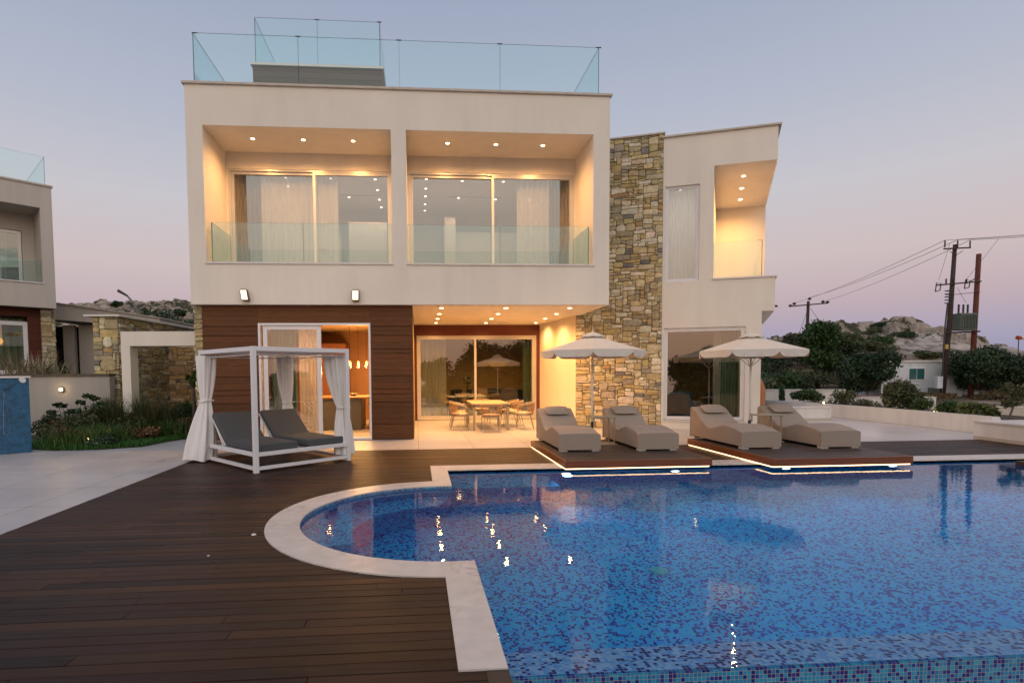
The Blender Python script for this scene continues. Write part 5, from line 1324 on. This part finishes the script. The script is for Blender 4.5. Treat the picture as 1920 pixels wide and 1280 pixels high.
m = MB(); m.lathe([(.02,.0),(.09,.03),(.12,.10),(.08,.17),(.03,.19)], -6.35, 15.2, 14); tag(m.build('garden_stone', M['stucco_white'], smooth=True), 'pale round stone at the foot of the young tree', 'stone')

# ================================================================== RIGHT TERRACE
def walled(name, label, cat, path, h, th, z0=0, cap=.035, mt=None, over=.03, base=True):
    """polyline wall, thickness th to the outer (left-hand) side"""
    t = thing(name, label, cat, (path[0][0], path[0][1], 0))
    P = [Vector((*p, 0)) for p in path]; nr = []
    for i, p in enumerate(P):
        d = (P[min(i+1, len(P)-1)]-P[max(i-1, 0)]).normalized(); nr.append(Vector((-d.y, d.x, 0)))
    def strip(a, b, za, zb, nm, mm, bev=0):
        m = MB(); vs = []
        for p, q in zip(P, nr):
            for w, z in ((a, za), (b, za), (b, zb), (a, zb)): v = p+q*w; vs.append((v.x, v.y, z))
        n = len(P); fs = [(i*4+k, i*4+(k+1) % 4, (i+1)*4+(k+1) % 4, (i+1)*4+k) for i in range(n-1) for k in range(4)] + [(3,2,1,0), tuple((n-1)*4+k for k in range(4))]
        m.add(vs, fs); return m.build(nm, mm, t, bevel=bev)
    strip(0, th, z0, h, 'wall_face', mt or M['stucco_white']); strip(-over, th+over, h, h+cap, 'coping', M['sill'])
    if base: strip(-.012, -.001, z0, .075, 'skirting', M['cap'])
    return t
walled('planter_wall', 'long low cream wall curving along the far side of the terrace', 'wall', [(13.97,12.6),(13.99,13.05),(14.10,14.2),(14.18,15.58),(14.17,16.8),(14.13,18.1),(14.0,20.5),(13.7,22.5),(13.2,24.0)][::-1][::-1], .40, -.22)
walled('low_block_wall', 'short white block wall behind the far right lounger, ending at a corner', 'wall', [(9.8,16.98),(13.23,16.98)], .40, .30)
walled('end_wall', 'low white wall at the right edge of the photo beside the deck', 'wall', [(12.78,11.93),(12.76,11.5),(12.7,10.78),(12.6,9.7)], .39, 1.1)
g = MB(); g.prism([(14.15,12.6),(16.9,12.6),(16.9,24),(13.6,24),(14.1,20.6),(14.33,17),(14.33,15.5),(14.2,13.9)], -.4, .28); tag(g.build('planting_bed', M['soil']), kind='structure')
walled('outer_wall', 'white garden boundary wall with stepped coping beyond the planting, left section', 'wall', [(14.0,23.2),(17.75,22.0)], .77, .22, z0=-.5)
walled('outer_wall', 'white boundary wall section behind the round olive bush', 'wall', [(17.75,21.9),(21.4,21.6)], .44, .22, z0=-.5)
walled('outer_wall', 'low white boundary wall section at the right edge of the photo', 'wall', [(21.4,21.5),(30,20.4)], .02, .22, z0=-.7)
m = MB(); m.box(17.75, 19.6, 22.3, 24.0, .35, .50); tag(m.build('brick_ledge', mat('reddish_brick', (.26,.12,.08), .9, nscale=6, namp=.2)), 'reddish brick ledge just behind the white boundary wall', 'ledge')
# amphora
am = thing('terracotta_jar', 'large terracotta jar standing at the wing corner', 'jar', (10.34, 16.55, 0))
m = MB(); m.lathe([(.0001,0),(.13,.0),(.15,.06),(.24,.28),(.31,.55),(.335,.85),(.31,1.10),(.22,1.32),(.13,1.44),(.12,1.50),(.15,1.55),(.14,1.56),(.10,1.50)], 10.34, 16.55, 28); m.build('jar_body', M['terracotta'], am, smooth=True)
# plants along the bed
def bpt(x, y): return x, y
bush('olive_bush', 14.95, 16.2, .28, .70, .6, .92, 3800, .055, OLIVE, 'large round grey-green bush in the bed before the white cabin', 'bush', 101, k=11, asp=2.6)
bush('low_green_plant', 15.2, 20.9, .28, .75, .6, .62, 1500, .08, [(.03,.06,.02),(.05,.09,.03)], 'broad-leaved green plant in the bed left of the lit spike light', 'plant', 102)
bush('grey_plant', 15.0, 18.6, .28, .5, .4, .65, 800, .055, OLIVE, 'loose grey-green plant just right of the left spike light', 'plant', 103)
bush('silvery_plant', 14.9, 17.5, .25, .55, .4, .42, 900, .05, [(.10,.12,.08),(.14,.15,.11)], 'low silvery plant left of the large round bush', 'plant', 104)
bush('rose_bush', 14.65, 15.2, .25, .32, .3, .50, 600, .05, GREEN, 'small dark-leaved rose bush right of the round bush', 'bush', 105)
bush('rose_bush', 14.75, 14.55, .25, .42, .4, .50, 900, .05, GREEN, 'dark green plant with red blooms beside the right spike light', 'bush', 106)
bush('spiky_plant', 14.85, 13.75, .25, .7, .5, .45, 1200, .06, OLIVE+YEL, 'spreading yellow-green plant near the right end of the terrace wall', 'plant', 107, asp=3.2)
for x, y, z in ((14.9,14.5,.80),(14.6,14.7,.72),(15.05,14.3,.70),(14.45,15.2,.8)):
    pass
t = thing('columnar_plant', 'thin upright dark green plant between the grasses and the spike light', 'plant', (14.9, 21.9, .28))
leaf_mesh('leaves', t, [(14.9, 21.9, .62, .10, .10, .42)], 260, .07, GREEN, 108)
t = thing('bare_flower_stalk', 'thin branched flower stalk leaning over the cream terrace wall', 'plant', (14.4, 22.2, .28)); m = MB()
m.tube([(14.5,22.2,.25),(14.2,22.2,.62),(14.0,22.2,.95)], [.018,.012,.008], 5); m.tube([(14.2,22.2,.62),(14.35,22.2,.92)], .008, 5); m.build('stalk', M['trunk'], t)
leaf_mesh('leaves', t, [(14.0,22.2,.98,.08,.08,.07),(14.36,22.2,.95,.06,.06,.06)], 60, .06, GREEN, 109)
t = thing('ornamental_grass', 'arching ornamental grass clump next to the terracotta jar', 'grass clump', (13.2, 21.5, .0))
grass('blades', lambda g: (12.9+g.gauss(0,.35), 21.6+g.gauss(0,.2)), 900, 1.35, [(.06,.085,.03),(.08,.10,.045),(.12,.115,.06),(.05,.07,.03)], 110, w=.012, lean=.75, parent=t)
tree('olive_sapling', 14.55, 12.75, .2, 1.05, .30, OLIVE, 'tiny olive sapling on a bent stem at the right edge of the terrace wall', 32, n=700, size=.045, trunk_h=.42, k=7, lean=(.12, 0), asp=2.4)
spike(14.75, 19.4, .28, 'lit spike light among the plants left of the large round bush', 2.5)
spike(14.50, 14.75, .25, 'lit spike light at the foot of the rose bush right of the large bush', 1.5)

# ================================================================== NEIGHBOUR HOUSE (rotated)
NBX, NBY = -14.52, 23.97; nth = R(48.5); ndx, ndy = math.sin(nth), math.cos(nth)
def NB(s, d, z): return (NBX + ndx*s - ndy*d, NBY + ndy*s + ndx*d, z)
nb = thing('neighbour_villa', 'similar cream villa cut off by the left edge of the photo, unlit', 'house', (NBX, NBY, .9))
m = MB(NB)
m.box(-.40, 0, 0, 1.5, 5.31, 8.25); m.box(-5.2, 0, 0, 1.5, 8.25, 9.12); m.box(-5.2, 0, 0, 1.5, 4.33, 5.31); m.box(-5.2, -4.8, 0, 1.5, 5.31, 8.25)
m.box(-5.2, 0, 1.5, 9, 8.6, 9.1); m.box(-.2, 0, 1.5, 9, 4.33, 8.6); m.box(-5.2, 0, 1.5, 9, 4.33, 4.7); m.box(-.80, -.2, 1.5, 1.7, 4.7, 8.6); m.box(-5.2, -.8, 1.5, 1.7, 7.55, 8.6)
m.box(-5.2, -.46, .75, .95, .5, 1.7); m.box(-5.2, -.2, 5, 5.2, .5, 4.33)
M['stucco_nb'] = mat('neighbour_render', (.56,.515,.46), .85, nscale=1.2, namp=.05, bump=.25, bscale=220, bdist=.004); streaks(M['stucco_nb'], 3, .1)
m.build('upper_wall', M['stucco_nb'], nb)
m = MB(NB); m.box(-5.25, .05, -.05, 9.05, 9.12, 9.19); m.build('roof_cap', M['cap'], nb)
m = MB(NB); m.box(-4.82, -.38, -.04, .3, 5.27, 5.32); m.build('balcony_sill', M['sill'], nb)
a, b = NB(-5.1, .2, 0), NB(-.16, .2, 0); rail(nb, a[:2], b[:2], 9.19, 10.33); c_ = NB(-.16, 6, 0); rail(nb, b[:2], c_[:2], 9.19, 10.33)
a, b = NB(-4.78, .12, 0), NB(-.44, .12, 0); rail(nb, a[:2], b[:2], 5.32, 6.2)
sliding(-4.7, -.82, 1.5, 4.75, 7.52, nb, [(-4.65, -2.8, .05), (-2.85, -.87, .003)], T=NB, gl=M['glass_dark'])
m = MB(NB); r_ = random.Random(9); z = .8
while z < 4.32:
    z1 = min(4.325, z+.32); m.box(-.88, -.46, .55, .75, z, z1-.008, jit((.10,.025,.014), .12, r_)); m.box(-5.2, -.88, .55, .75, z, z1-.008, jit((.10,.025,.014), .12, r_)) if z > 3.7 else None; z = z1
m.build('plank_cladding', M['plank'], nb)
sliding(-4.9, -.88, .58, 1.7, 3.78, nb, [(-4.85, -3.0, .05), (-3.05, -.93, .003)], T=NB, gl=M['glass_dark'], fm=M['white_metal'], fw=.1)
m = MB(T=lambda s, d, z: NB(-.46+s, .45-d, z+.8)); stones(m, .46, 3.5, 51, u=.1, uz=.07, dep=.04); m.T = lambda s, d, z: NB(0+d, .45+s, z+.8); stones(m, 5, 3.5, 52, u=.12, uz=.07, dep=.04); m.build('stone_corner', M['stone'], nb)
m = MB(NB); m.box(-.46, -.003, .455, 5.4, .8, 4.325); m.build('stone_core', M['mortar'], nb)
m = MB(NB); m.box(-5.1, -.5, 3.6, 3.7, .9, 4.3); m.box(-5.1, -.3, 4.5, 4.6, 4.7, 8.5); m.build('inner_wall', M['room_white'], nb)
o = curtain('neighbour_curtain', -4.8, -.95, 1.0, 1.0, 3.9, M['drape_green'], 'grey-green curtain in the ground floor window of the neighbouring villa', folds=18, T=NB, amp=.06)
o = curtain('neighbour_curtain', -4.7, -1.2, 2.1, 4.75, 7.5, M['sheer'], 'pale curtain in the upstairs window of the neighbouring villa', folds=16, T=NB, amp=.06)
t = thing('round_lamp', 'glowing round orange lamp inside the ground floor of the neighbouring villa', 'lamp', NB(-2.0, 1.6, 2.6)); x, y, z = NB(-1.75, .92, 3.0)
m = MB(); m.lathe([(.02,z-.13),(.10,z-.09),(.14,z),(.10,z+.09),(.02,z+.13)], x, y, 16); m.build('globe', emis('dim_globe', (1,.42,.10), 1.3), t, smooth=True)
m = MB(); m.tube([(x, y, z+.13), (x, y, 4.3)], .006, 5); m.build('cord', M['dark_metal'], t)
# canopy building between
cp = thing('garage_canopy', 'white canopy building with narrow slot windows behind the left garden', 'building', (-15, 26, 0))
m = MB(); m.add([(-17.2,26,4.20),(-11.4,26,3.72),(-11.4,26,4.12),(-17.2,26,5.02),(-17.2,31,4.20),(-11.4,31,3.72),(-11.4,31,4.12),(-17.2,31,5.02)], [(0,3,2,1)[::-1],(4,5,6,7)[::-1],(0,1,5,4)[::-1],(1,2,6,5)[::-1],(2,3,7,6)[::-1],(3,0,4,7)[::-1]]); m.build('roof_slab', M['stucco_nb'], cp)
m = MB(); m.add([(-17.3,25.9,5.02),(-11.3,25.9,4.12),(-11.3,31.1,4.12),(-17.3,31.1,5.02),(-17.3,25.9,5.06),(-11.3,25.9,4.16),(-11.3,31.1,4.16),(-17.3,31.1,5.06)], [(0,3,2,1),(4,5,6,7),(0,1,5,4),(1,2,6,5),(2,3,7,6),(3,0,4,7)]); m.build('roof_edge', M['cap'], cp)
m = MB(); xs = [-17, -16.2, -15.95, -15.0, -14.83, -14.2, -13.99, -12.4]
for a, b in ((-17,-16.75),(-16.1,-15.62),(-15.42,-14.72),(-14.52,-13.9),(-13.7,-12.0)): m.box(a+.1, b+.1, 26.8, 27.0, 0, 3.9)
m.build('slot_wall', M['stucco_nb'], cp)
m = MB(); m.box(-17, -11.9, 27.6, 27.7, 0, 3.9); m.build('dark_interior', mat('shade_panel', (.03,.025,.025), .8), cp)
m = MB(); m.box(-16.72, -16.60, 26.02, 26.14, 3.88, 4.05); m.build('wall_lamp', mat('rust_lamp', (.12,.03,.015), .6), cp)
bush('red_flower_bush', -13.5, 22.2, .9, .55, .4, 1.2, 900, .07, GREEN+YEL, 'green bush with red flowers left of the tall stone wall', 'bush', 120)
t = thing('pampas_grass', 'pale feathery pampas grass left of the tall stone wall', 'grass clump', (-13.2, 20.0, .8))
grass('plumes', lambda g: (-12.9+g.gauss(0,.5), 19.8+g.gauss(0,.2)), 500, 1.45, [(.40,.33,.22),(.34,.28,.19),(.20,.17,.09)], 121, w=.018, lean=.45, parent=t, zf=lambda x, y: .75)
m = MB(); m.lathe([(.0001,.7),(.14,.7),(.20,1.0),(.30,1.5),(.28,1.9),(.20,2.05),(.24,2.12)], -10.9, 20.6, 20); tag(m.build('terracotta_pot', M['terracotta'], smooth=True), 'orange terracotta pot just left of the tall stone wall', 'pot')
g = MB(); g.box(-40, -8.95, 15.9, 40, -.3, .8); tag(g.build('upper_ground', M['soil']), kind='structure')
# street lamp
sl = thing('street_lamp', 'curved grey street lamp in front of the rocky hill on the left', 'street lamp', (-28.4, 60, 3))
m = MB(); m.tube([(-28.45,60,1),(-28.42,60,7.2),(-28.5,60,8.2),(-28.9,60,9.1),(-29.5,60,9.8)], [.14,.12,.11,.10,.09], 8); m.build('pole', M['trafo'], sl, smooth=True)
m = MB(); m.tube([(-29.4,60,9.72),(-30.3,60,10.25)], [.10,.16], 8); m.build('lamp_head', M['dark_metal'], sl)

# ================================================================== BACKGROUND RIGHT
cb = thing('cabin', 'white prefab cabin with one small window below the rocky hill', 'cabin', (33.5, 36, 0))
m = MB(); m.box(31.6, 37.6, 36, 39, -.3, 2.12); m.build('cabin_wall', M['cabin'], cb, bevel=.02)
m = MB(); m.box(31.5, 37.7, 35.9, 39.1, 2.12, 2.24); m.build('cabin_roof', M['stucco_white'], cb)
m = MB(); m.box(33.5, 34.75, 35.95, 36.0, .86, 1.75); w = m.build('window', M['white_metal'], cb)
m = MB(); m.box(33.58, 34.10, 35.93, 35.952, .94, 1.67); m.box(34.15, 34.67, 35.93, 35.952, .94, 1.67); m.build('pane', mat('teal_pane', (.03,.13,.13), .15), w)
m = MB(); m.box(35.0, 35.8, 35.5, 35.95, -.2, .35); m.build('air_unit', M['trafo'], cb)
hp = thing('transformer_pole', 'two-legged power pole carrying a grey-green transformer', 'power pole', (36.5, 36, 0))
PY_ = 35.0
m = MB(); m.tube([(35.10,PY_,-.5),(35.45,PY_,5),(35.62,PY_,9.85)], [.17,.145,.115], 10); m.build('pole', M['pole'], hp, smooth=True)
m = MB(); m.tube([(37.15,PY_,-.5),(37.35,PY_,9.25)], [.165,.14], 10); m.build('pole', M['rust_pole'], hp, smooth=True)
def hbar(x0, z0, x1, z1, r=.05, nm='crossarm', y=PY_-.18): m = MB(); m.tube([(x0,y,z0),(x1,y,z1)], r, 6); return m.build(nm, M['pole'], hp)
hbar(34.65, 9.52, 36.55, 9.62); hbar(34.25, 7.15, 37.4, 7.42); hbar(34.9, 6.48, 37.35, 6.72, .02, 'brace'); hbar(34.95, 4.02, 37.45, 4.12, .06); hbar(36.65,7.4,37.3,7.85,.03,'brace'); hbar(35.1,9.35,35.55,9.1,.02,'brace'); hbar(36.0,9.4,35.6,9.15,.02,'brace')
def insul(x, z, h=.42, r=.06, y=PY_-.18, nm='insulator'):
    m = MB(); pr = [(.02, z)]; 
    for i in range(5): pr += [(r, z+h*(i+.3)/5), (r*.5, z+h*(i+.8)/5)]
    pr.append((.02, z+h)); m.lathe(pr, x, y, 10); return m.build(nm, M['dark_metal'], hp)
for x in (34.72, 35.62, 36.50): insul(x, 9.62, .46, .055)
for x in (34.9, 35.4, 36.35): insul(x, 7.25, .34, .06)
m = MB(); m.box(35.75, 36.85, PY_-.5, PY_+.3, 4.18, 5.30); tf = m.build('transformer_tank', M['trafo'], hp, bevel=.02)
m = MB()
for i in range(10): m.box(35.80+i*.105, 35.83+i*.105, PY_-.62, PY_-.5, 4.3, 5.2)
m.build('cooling_fins', M['trafo'], tf)
for x in (35.95, 36.28, 36.6): insul(x, 5.30, .62, .075, PY_-.1, 'bushing')
m = MB()
for k in range(5):
    z = 5.95+k*.2; m.tube([(34.95+.26*math.cos(t/10*2*PI), PY_-.35+.12*math.sin(t/10*2*PI), z+.02*t/10) for t in range(11)], .025, 5)
m.build('cable_coil', M['dark_metal'], hp)
for x, z in ((34.05,7.0),(36.1,7.2)):
    m = MB(); m.tube([(x,PY_-.3,z-.28),(x+.32,PY_-.3,z-.2),(x+.38,PY_-.3,z+.25),(x+.06,PY_-.3,z+.28),(x,PY_-.3,z-.28)], .035, 5); m.build('fuse_frame', M['dark_metal'], hp)
m = MB(); m.tube([(34.95,PY_-.3,6.0),(34.85,PY_-.28,4.5),(34.8,PY_-.26,2.5),(34.82,PY_-.26,0)], .045, 6); m.build('cable', M['dark_metal'], hp)
m = MB(); m.box(34.95, 35.12, PY_-.3, PY_-.2, 2.95, 3.25); m.build('warning_plate', mat('yellow_plate', (.55,.36,.06), .6), hp)
m = MB(); m.box(34.35, 34.72, PY_-.4, PY_-.15, .35, 1.15); m.build('meter_box', M['cabin'], hp)
up = thing('utility_pole', 'single wooden utility pole with a crossarm behind the right parasol', 'power pole', (48.3, 66, 0))
m = MB(); m.tube([(47.9,66,0),(48.05,66,10.1)], [.24,.17], 10); m.build('pole', M['pole'], up, smooth=True)
m = MB(); m.tube([(45.6,65.8,9.45),(50.4,65.8,9.85)], .08, 6); m.build('crossarm', M['pole'], up)
for x, z in ((45.6,9.45),(46.1,9.7),(48.05,10.3),(49.8,9.95),(50.4,9.9)):
    m = MB(); m.lathe([(.03,z-.1),(.20,z),(.20,z+.14),(.05,z+.24)], x, 65.8, 10); m.build('insulator', M['dark_metal'], up)
def wire(p, q, sag, label, r=.012, gr='overhead power wires'):
    p, q = Vector(p), Vector(q); pts = []
    for i in range(15): f = i/14; v = p.lerp(q, f); v.z -= sag*4*f*(1-f); pts.append(tuple(v))
    m = MB(); m.tube(pts, r, 5); tag(m.build('overhead_wire', M['dark_metal']), label, 'wire', gr)
for x, z, x2, z2, l in ((34.72, 10.08, 45.8, 9.75, 'left'), (35.62, 10.12, 48.05, 10.55, 'middle'), (36.50, 10.12, 50.1, 10.1, 'right')):
    wire((x, PY_-.18, z), (x2, 65.8, z2), .30, 'overhead wire between the two power poles, %s strand' % l, .016)
    wire((x, PY_-.18, z), (x+16, PY_-13+(x-34)*1.0, z+.25), .35, 'overhead wire running from the transformer pole out of the photo, %s strand' % l, .012)
wire((35.05, PY_-.2, 9.9), (34.35, PY_-.2, 7.45), .02, 'thin drop wire left of the transformer pole head', .010, 'drop wires on the pole')
wire((37.6, PY_-1, 10.0), (36.2, PY_-.2, 7.4), .02, 'thin slanting drop wire right of the transformer pole head', .010, 'drop wires on the pole')
wire((35.7, PY_-.2, 7.0), (36.35, PY_-.2, 6.0), .02, 'short drop wire above the transformer', .010, 'drop wires on the pole')
wire((48.2, 65.8, 9.2), (53.2, 64.0, 1.0), .0, 'guy wire slanting right from the single utility pole', .022, 'guy wires of the utility pole')
wire((47.9, 65.8, 9.2), (45.6, 64.5, 5.2), .0, 'guy wire slanting left from the single utility pole', .022, 'guy wires of the utility pole')
ws = thing('windsock', 'red and white windsock on a thin mast at the right edge', 'windsock', (57.8, 50, 2))
m = MB(); m.tube([(57.85,50,0),(57.85,50,4.6)], .04, 6); m.build('mast', M['dark_metal'], ws)
M['sock_red'] = mat('sock_red', (.45,.07,.03), .8)
for i in range(3):
    m = MB(); m.tube([(57.7+i*.35,50,4.6-i*.02),(58.05+i*.35,50,4.58-i*.02)], [.20-i*.03,.17-i*.03], 12); m.build('sock_band', M['stucco_white'] if i == 1 else M['sock_red'], ws)
# trees and shrubs
g_ = 'bushes and trees on the slope right of the villa'
tree('bushy_tree', 35.3, 47, .2, 5.9, 2.0, GREEN, 'leafy tree left of the single utility pole, tallest on the skyline', 201, 3800, .24, .3, g_, k=14)
tree('bushy_tree', 39.2, 50, .2, 4.6, 2.6, [(.03,.05,.015),(.04,.06,.02)], 'round-topped tree just right of the single utility pole', 202, 4000, .24, .3, g_)
tree('bushy_tree', 43.6, 60, 1.6, 4.6, 3.4, [(.035,.048,.02),(.05,.055,.025)], 'spreading scrubby tree on the ridge left of the pale rocks', 203, 5000, .26, .25, g_, k=14)
tree('bushy_tree', 46.5, 60, 1.6, 5.2, 2.8, OLIVE, 'grey-green tree on the ridge touching the pale rocks', 204, 4000, .26, .25, g_)
tree('dark_tree', 30.3, 35.6, -.3, 3.05, 1.8, DARKG, 'dark dense tree immediately left of the white cabin', 205, 6000, .16, .15, g_, k=16)
tree('dark_tree', 37.3, 34.5, -.3, 3.3, 2.0, DARKG, 'dark tree overlapping the right end of the white cabin', 206, 5600, .15, .15, g_, k=16)
tree('dark_tree', 41.3, 35.6, -.3, 3.5, 2.6, DARKG, 'dark tree immediately right of the transformer pole', 207, 6000, .16, .15, g_, k=16)
tree('dark_tree', 45.4, 36.0, -.3, 3.7, 2.9, DARKG+GREEN, 'dark tree at the right edge of the photo', 208, 6000, .16, .15, g_, k=16)
tree('dark_tree', 50.0, 38.0, -.3, 3.6, 2.8, DARKG, 'dark tree beyond the right edge trees, cut by the frame', 209, 4000, .18, .15, g_)
r = random.Random(77)
SH = [(26.5,40,2.3,1.9),(24.2,39,2.0,1.5),(28.3,43,2.4,2.0),(31.5,45,2.2,1.6),(22.0,37,1.7,1.2),(34.0,47,2.6,2.0),(38.5,46,2.2,1.5),(33.5,52,3.0,2.3),(41.5,52,3.0,2.4),(46.5,52,2.8,2.1),(36.5,56,3.0,2.8),(44,66,3.2,2.4),(52,66,2.8,1.8),(57,66,2.6,1.5),(49.5,58,2.2,1.3),(54.5,56,2.0,1.3),(61,70,2.4,1.4),(68,78,2.6,1.4),(74,84,2.4,1.3),(80,84,2.5,1.5),(29,50,3,2.3),(39.6,41,1.6,1.0),(43,45,2.4,1.8),(48,44,2.6,2.0),(25.5,46,2.6,1.9),(60,62,2.0,1.0),(66,72,2.2,1.3),(86,88,2.2,1.2),(90,90,2.8,1.5)]
WHERE = ['low on the slope', 'beside the sandy bank', 'below the ridge', 'near the single utility pole', 'close behind the terrace wall', 'at the foot of the leafy tree', 'behind the dark tree', 'halfway up the slope', 'under the ridge trees', 'left of the pale rocks',
 'behind the pole foot', 'on the ridge line', 'among the lower rocks', 'on the lower edge of the rocks', 'below the rocks, small', 'in front of the rocks', 'in a hollow of the rocks', 'high on the rocks', 'near the top of the rocks', 'at the right end of the rocks',
 'behind the right parasol', 'beside the cabin roof', 'between cabin and ridge', 'behind the cabin', 'at the far left beside the villa wing', 'between two rock slabs', 'on the upper rocks', 'on the far rock shoulder', 'where the rocks meet the sky']
for i, (x, y, rad, h) in enumerate(SH):
    cols = [GREEN, OLIVE, DARKG, [(.04,.055,.02),(.06,.065,.03)]][i % 4]
    bush('scrub_bush', x, y, hgt(x, y)-.1, rad, rad*.8, h, 1700, .17, cols, 'scrub bush %s right of the villa' % WHERE[i], 'bush', 300+i, 'scrub bushes on the right slope', k=9)
t = None
for i, (x, y) in enumerate(((22.5,31.5),(25.5,33),(28.2,32.6),(31,33.2),(20.0,29.5),(34.2,33.0),(36.4,32.6),(38.4,33.0),(41.5,33.2))):
    bush('dry_shrub', x, y+(i%3)*.8, -.38, 1.5, 1.0, (.5,.72,.42)[i%3], 1300, .08, BROWN if i % 3 else BROWN+OLIVE, 'low russet dry shrub on the sandy bank, number order %s from the villa' % ('second','third','fourth','fifth','first','sixth','seventh','eighth','ninth')[i], 'shrub', 400+i, 'dry shrubs on the sandy bank', stem=False, asp=2.4)
g = MB(); vs = []; P1 = [(12,24.2),(16,24.0),(22,24.5),(30,23.5),(45,22)]; P2 = [(12,30),(17,29.5),(23,28.0),(32,27),(46,26)]
g.add([(x, y, -.31) for x, y in P1+P2[::-1]], [tuple(range(10))]); tag(g.build('sandy_path', M['asphalt']), kind='structure')
# left hill scrub
r = random.Random(5); LS = []
for i in range(46):
    px = -74 + i*1.15 + r.uniform(-.6,.6); y = r.uniform(100, 134) if i % 3 else r.uniform(76, 98); x = px*y/118
    LS.append((x, y))
for i, (x, y) in enumerate(LS):
    rad = r.uniform(.8, 1.7); bush('hill_bush', x, y, hgt(x, y)-.15, rad, rad, rad*1.0, 420, .34, DARKG if i % 3 else OLIVE, 'dark bush dotted on the rocky hill behind the left garden', 'bush', 500+i, 'bushes dotted over the left hill', stem=False, k=6)
tree('dark_tree', -24.5, 64, 2.0, 6.4, 5.4, DARKG, 'broad dark tree below the rocky hill, over the stone garden wall', 210, 6000, .30, .1, k=16)
tree('dark_tree', -31.5, 66, 1.8, 5.4, 4.6, DARKG, 'broad dark tree below the rocky hill beside the street lamp', 211, 4500, .30, .1, k=14)
# behind the camera: planting and trees that only the panes mirror
for i, (x, y, h, rr_) in enumerate(((3.2,-9,4.6,3.0),(6.5,-11,5.4,3.6),(10.5,-12,5.8,3.8),(15,-10,4.9,3.6),(20,-12,5.2,3.8),(-9,-14,3.0,2.6),(25,-9,5.2,3.8))):
    tree('hedge_tree', x, y, -1.2, h, rr_, OLIVE+GREEN, 'tree behind the camera, mirrored in the panes, %s from the left' % ('second','third','fourth','fifth','sixth','first','seventh')[i], 220+i, 5200, .26, .08, 'trees behind the camera', k=18)
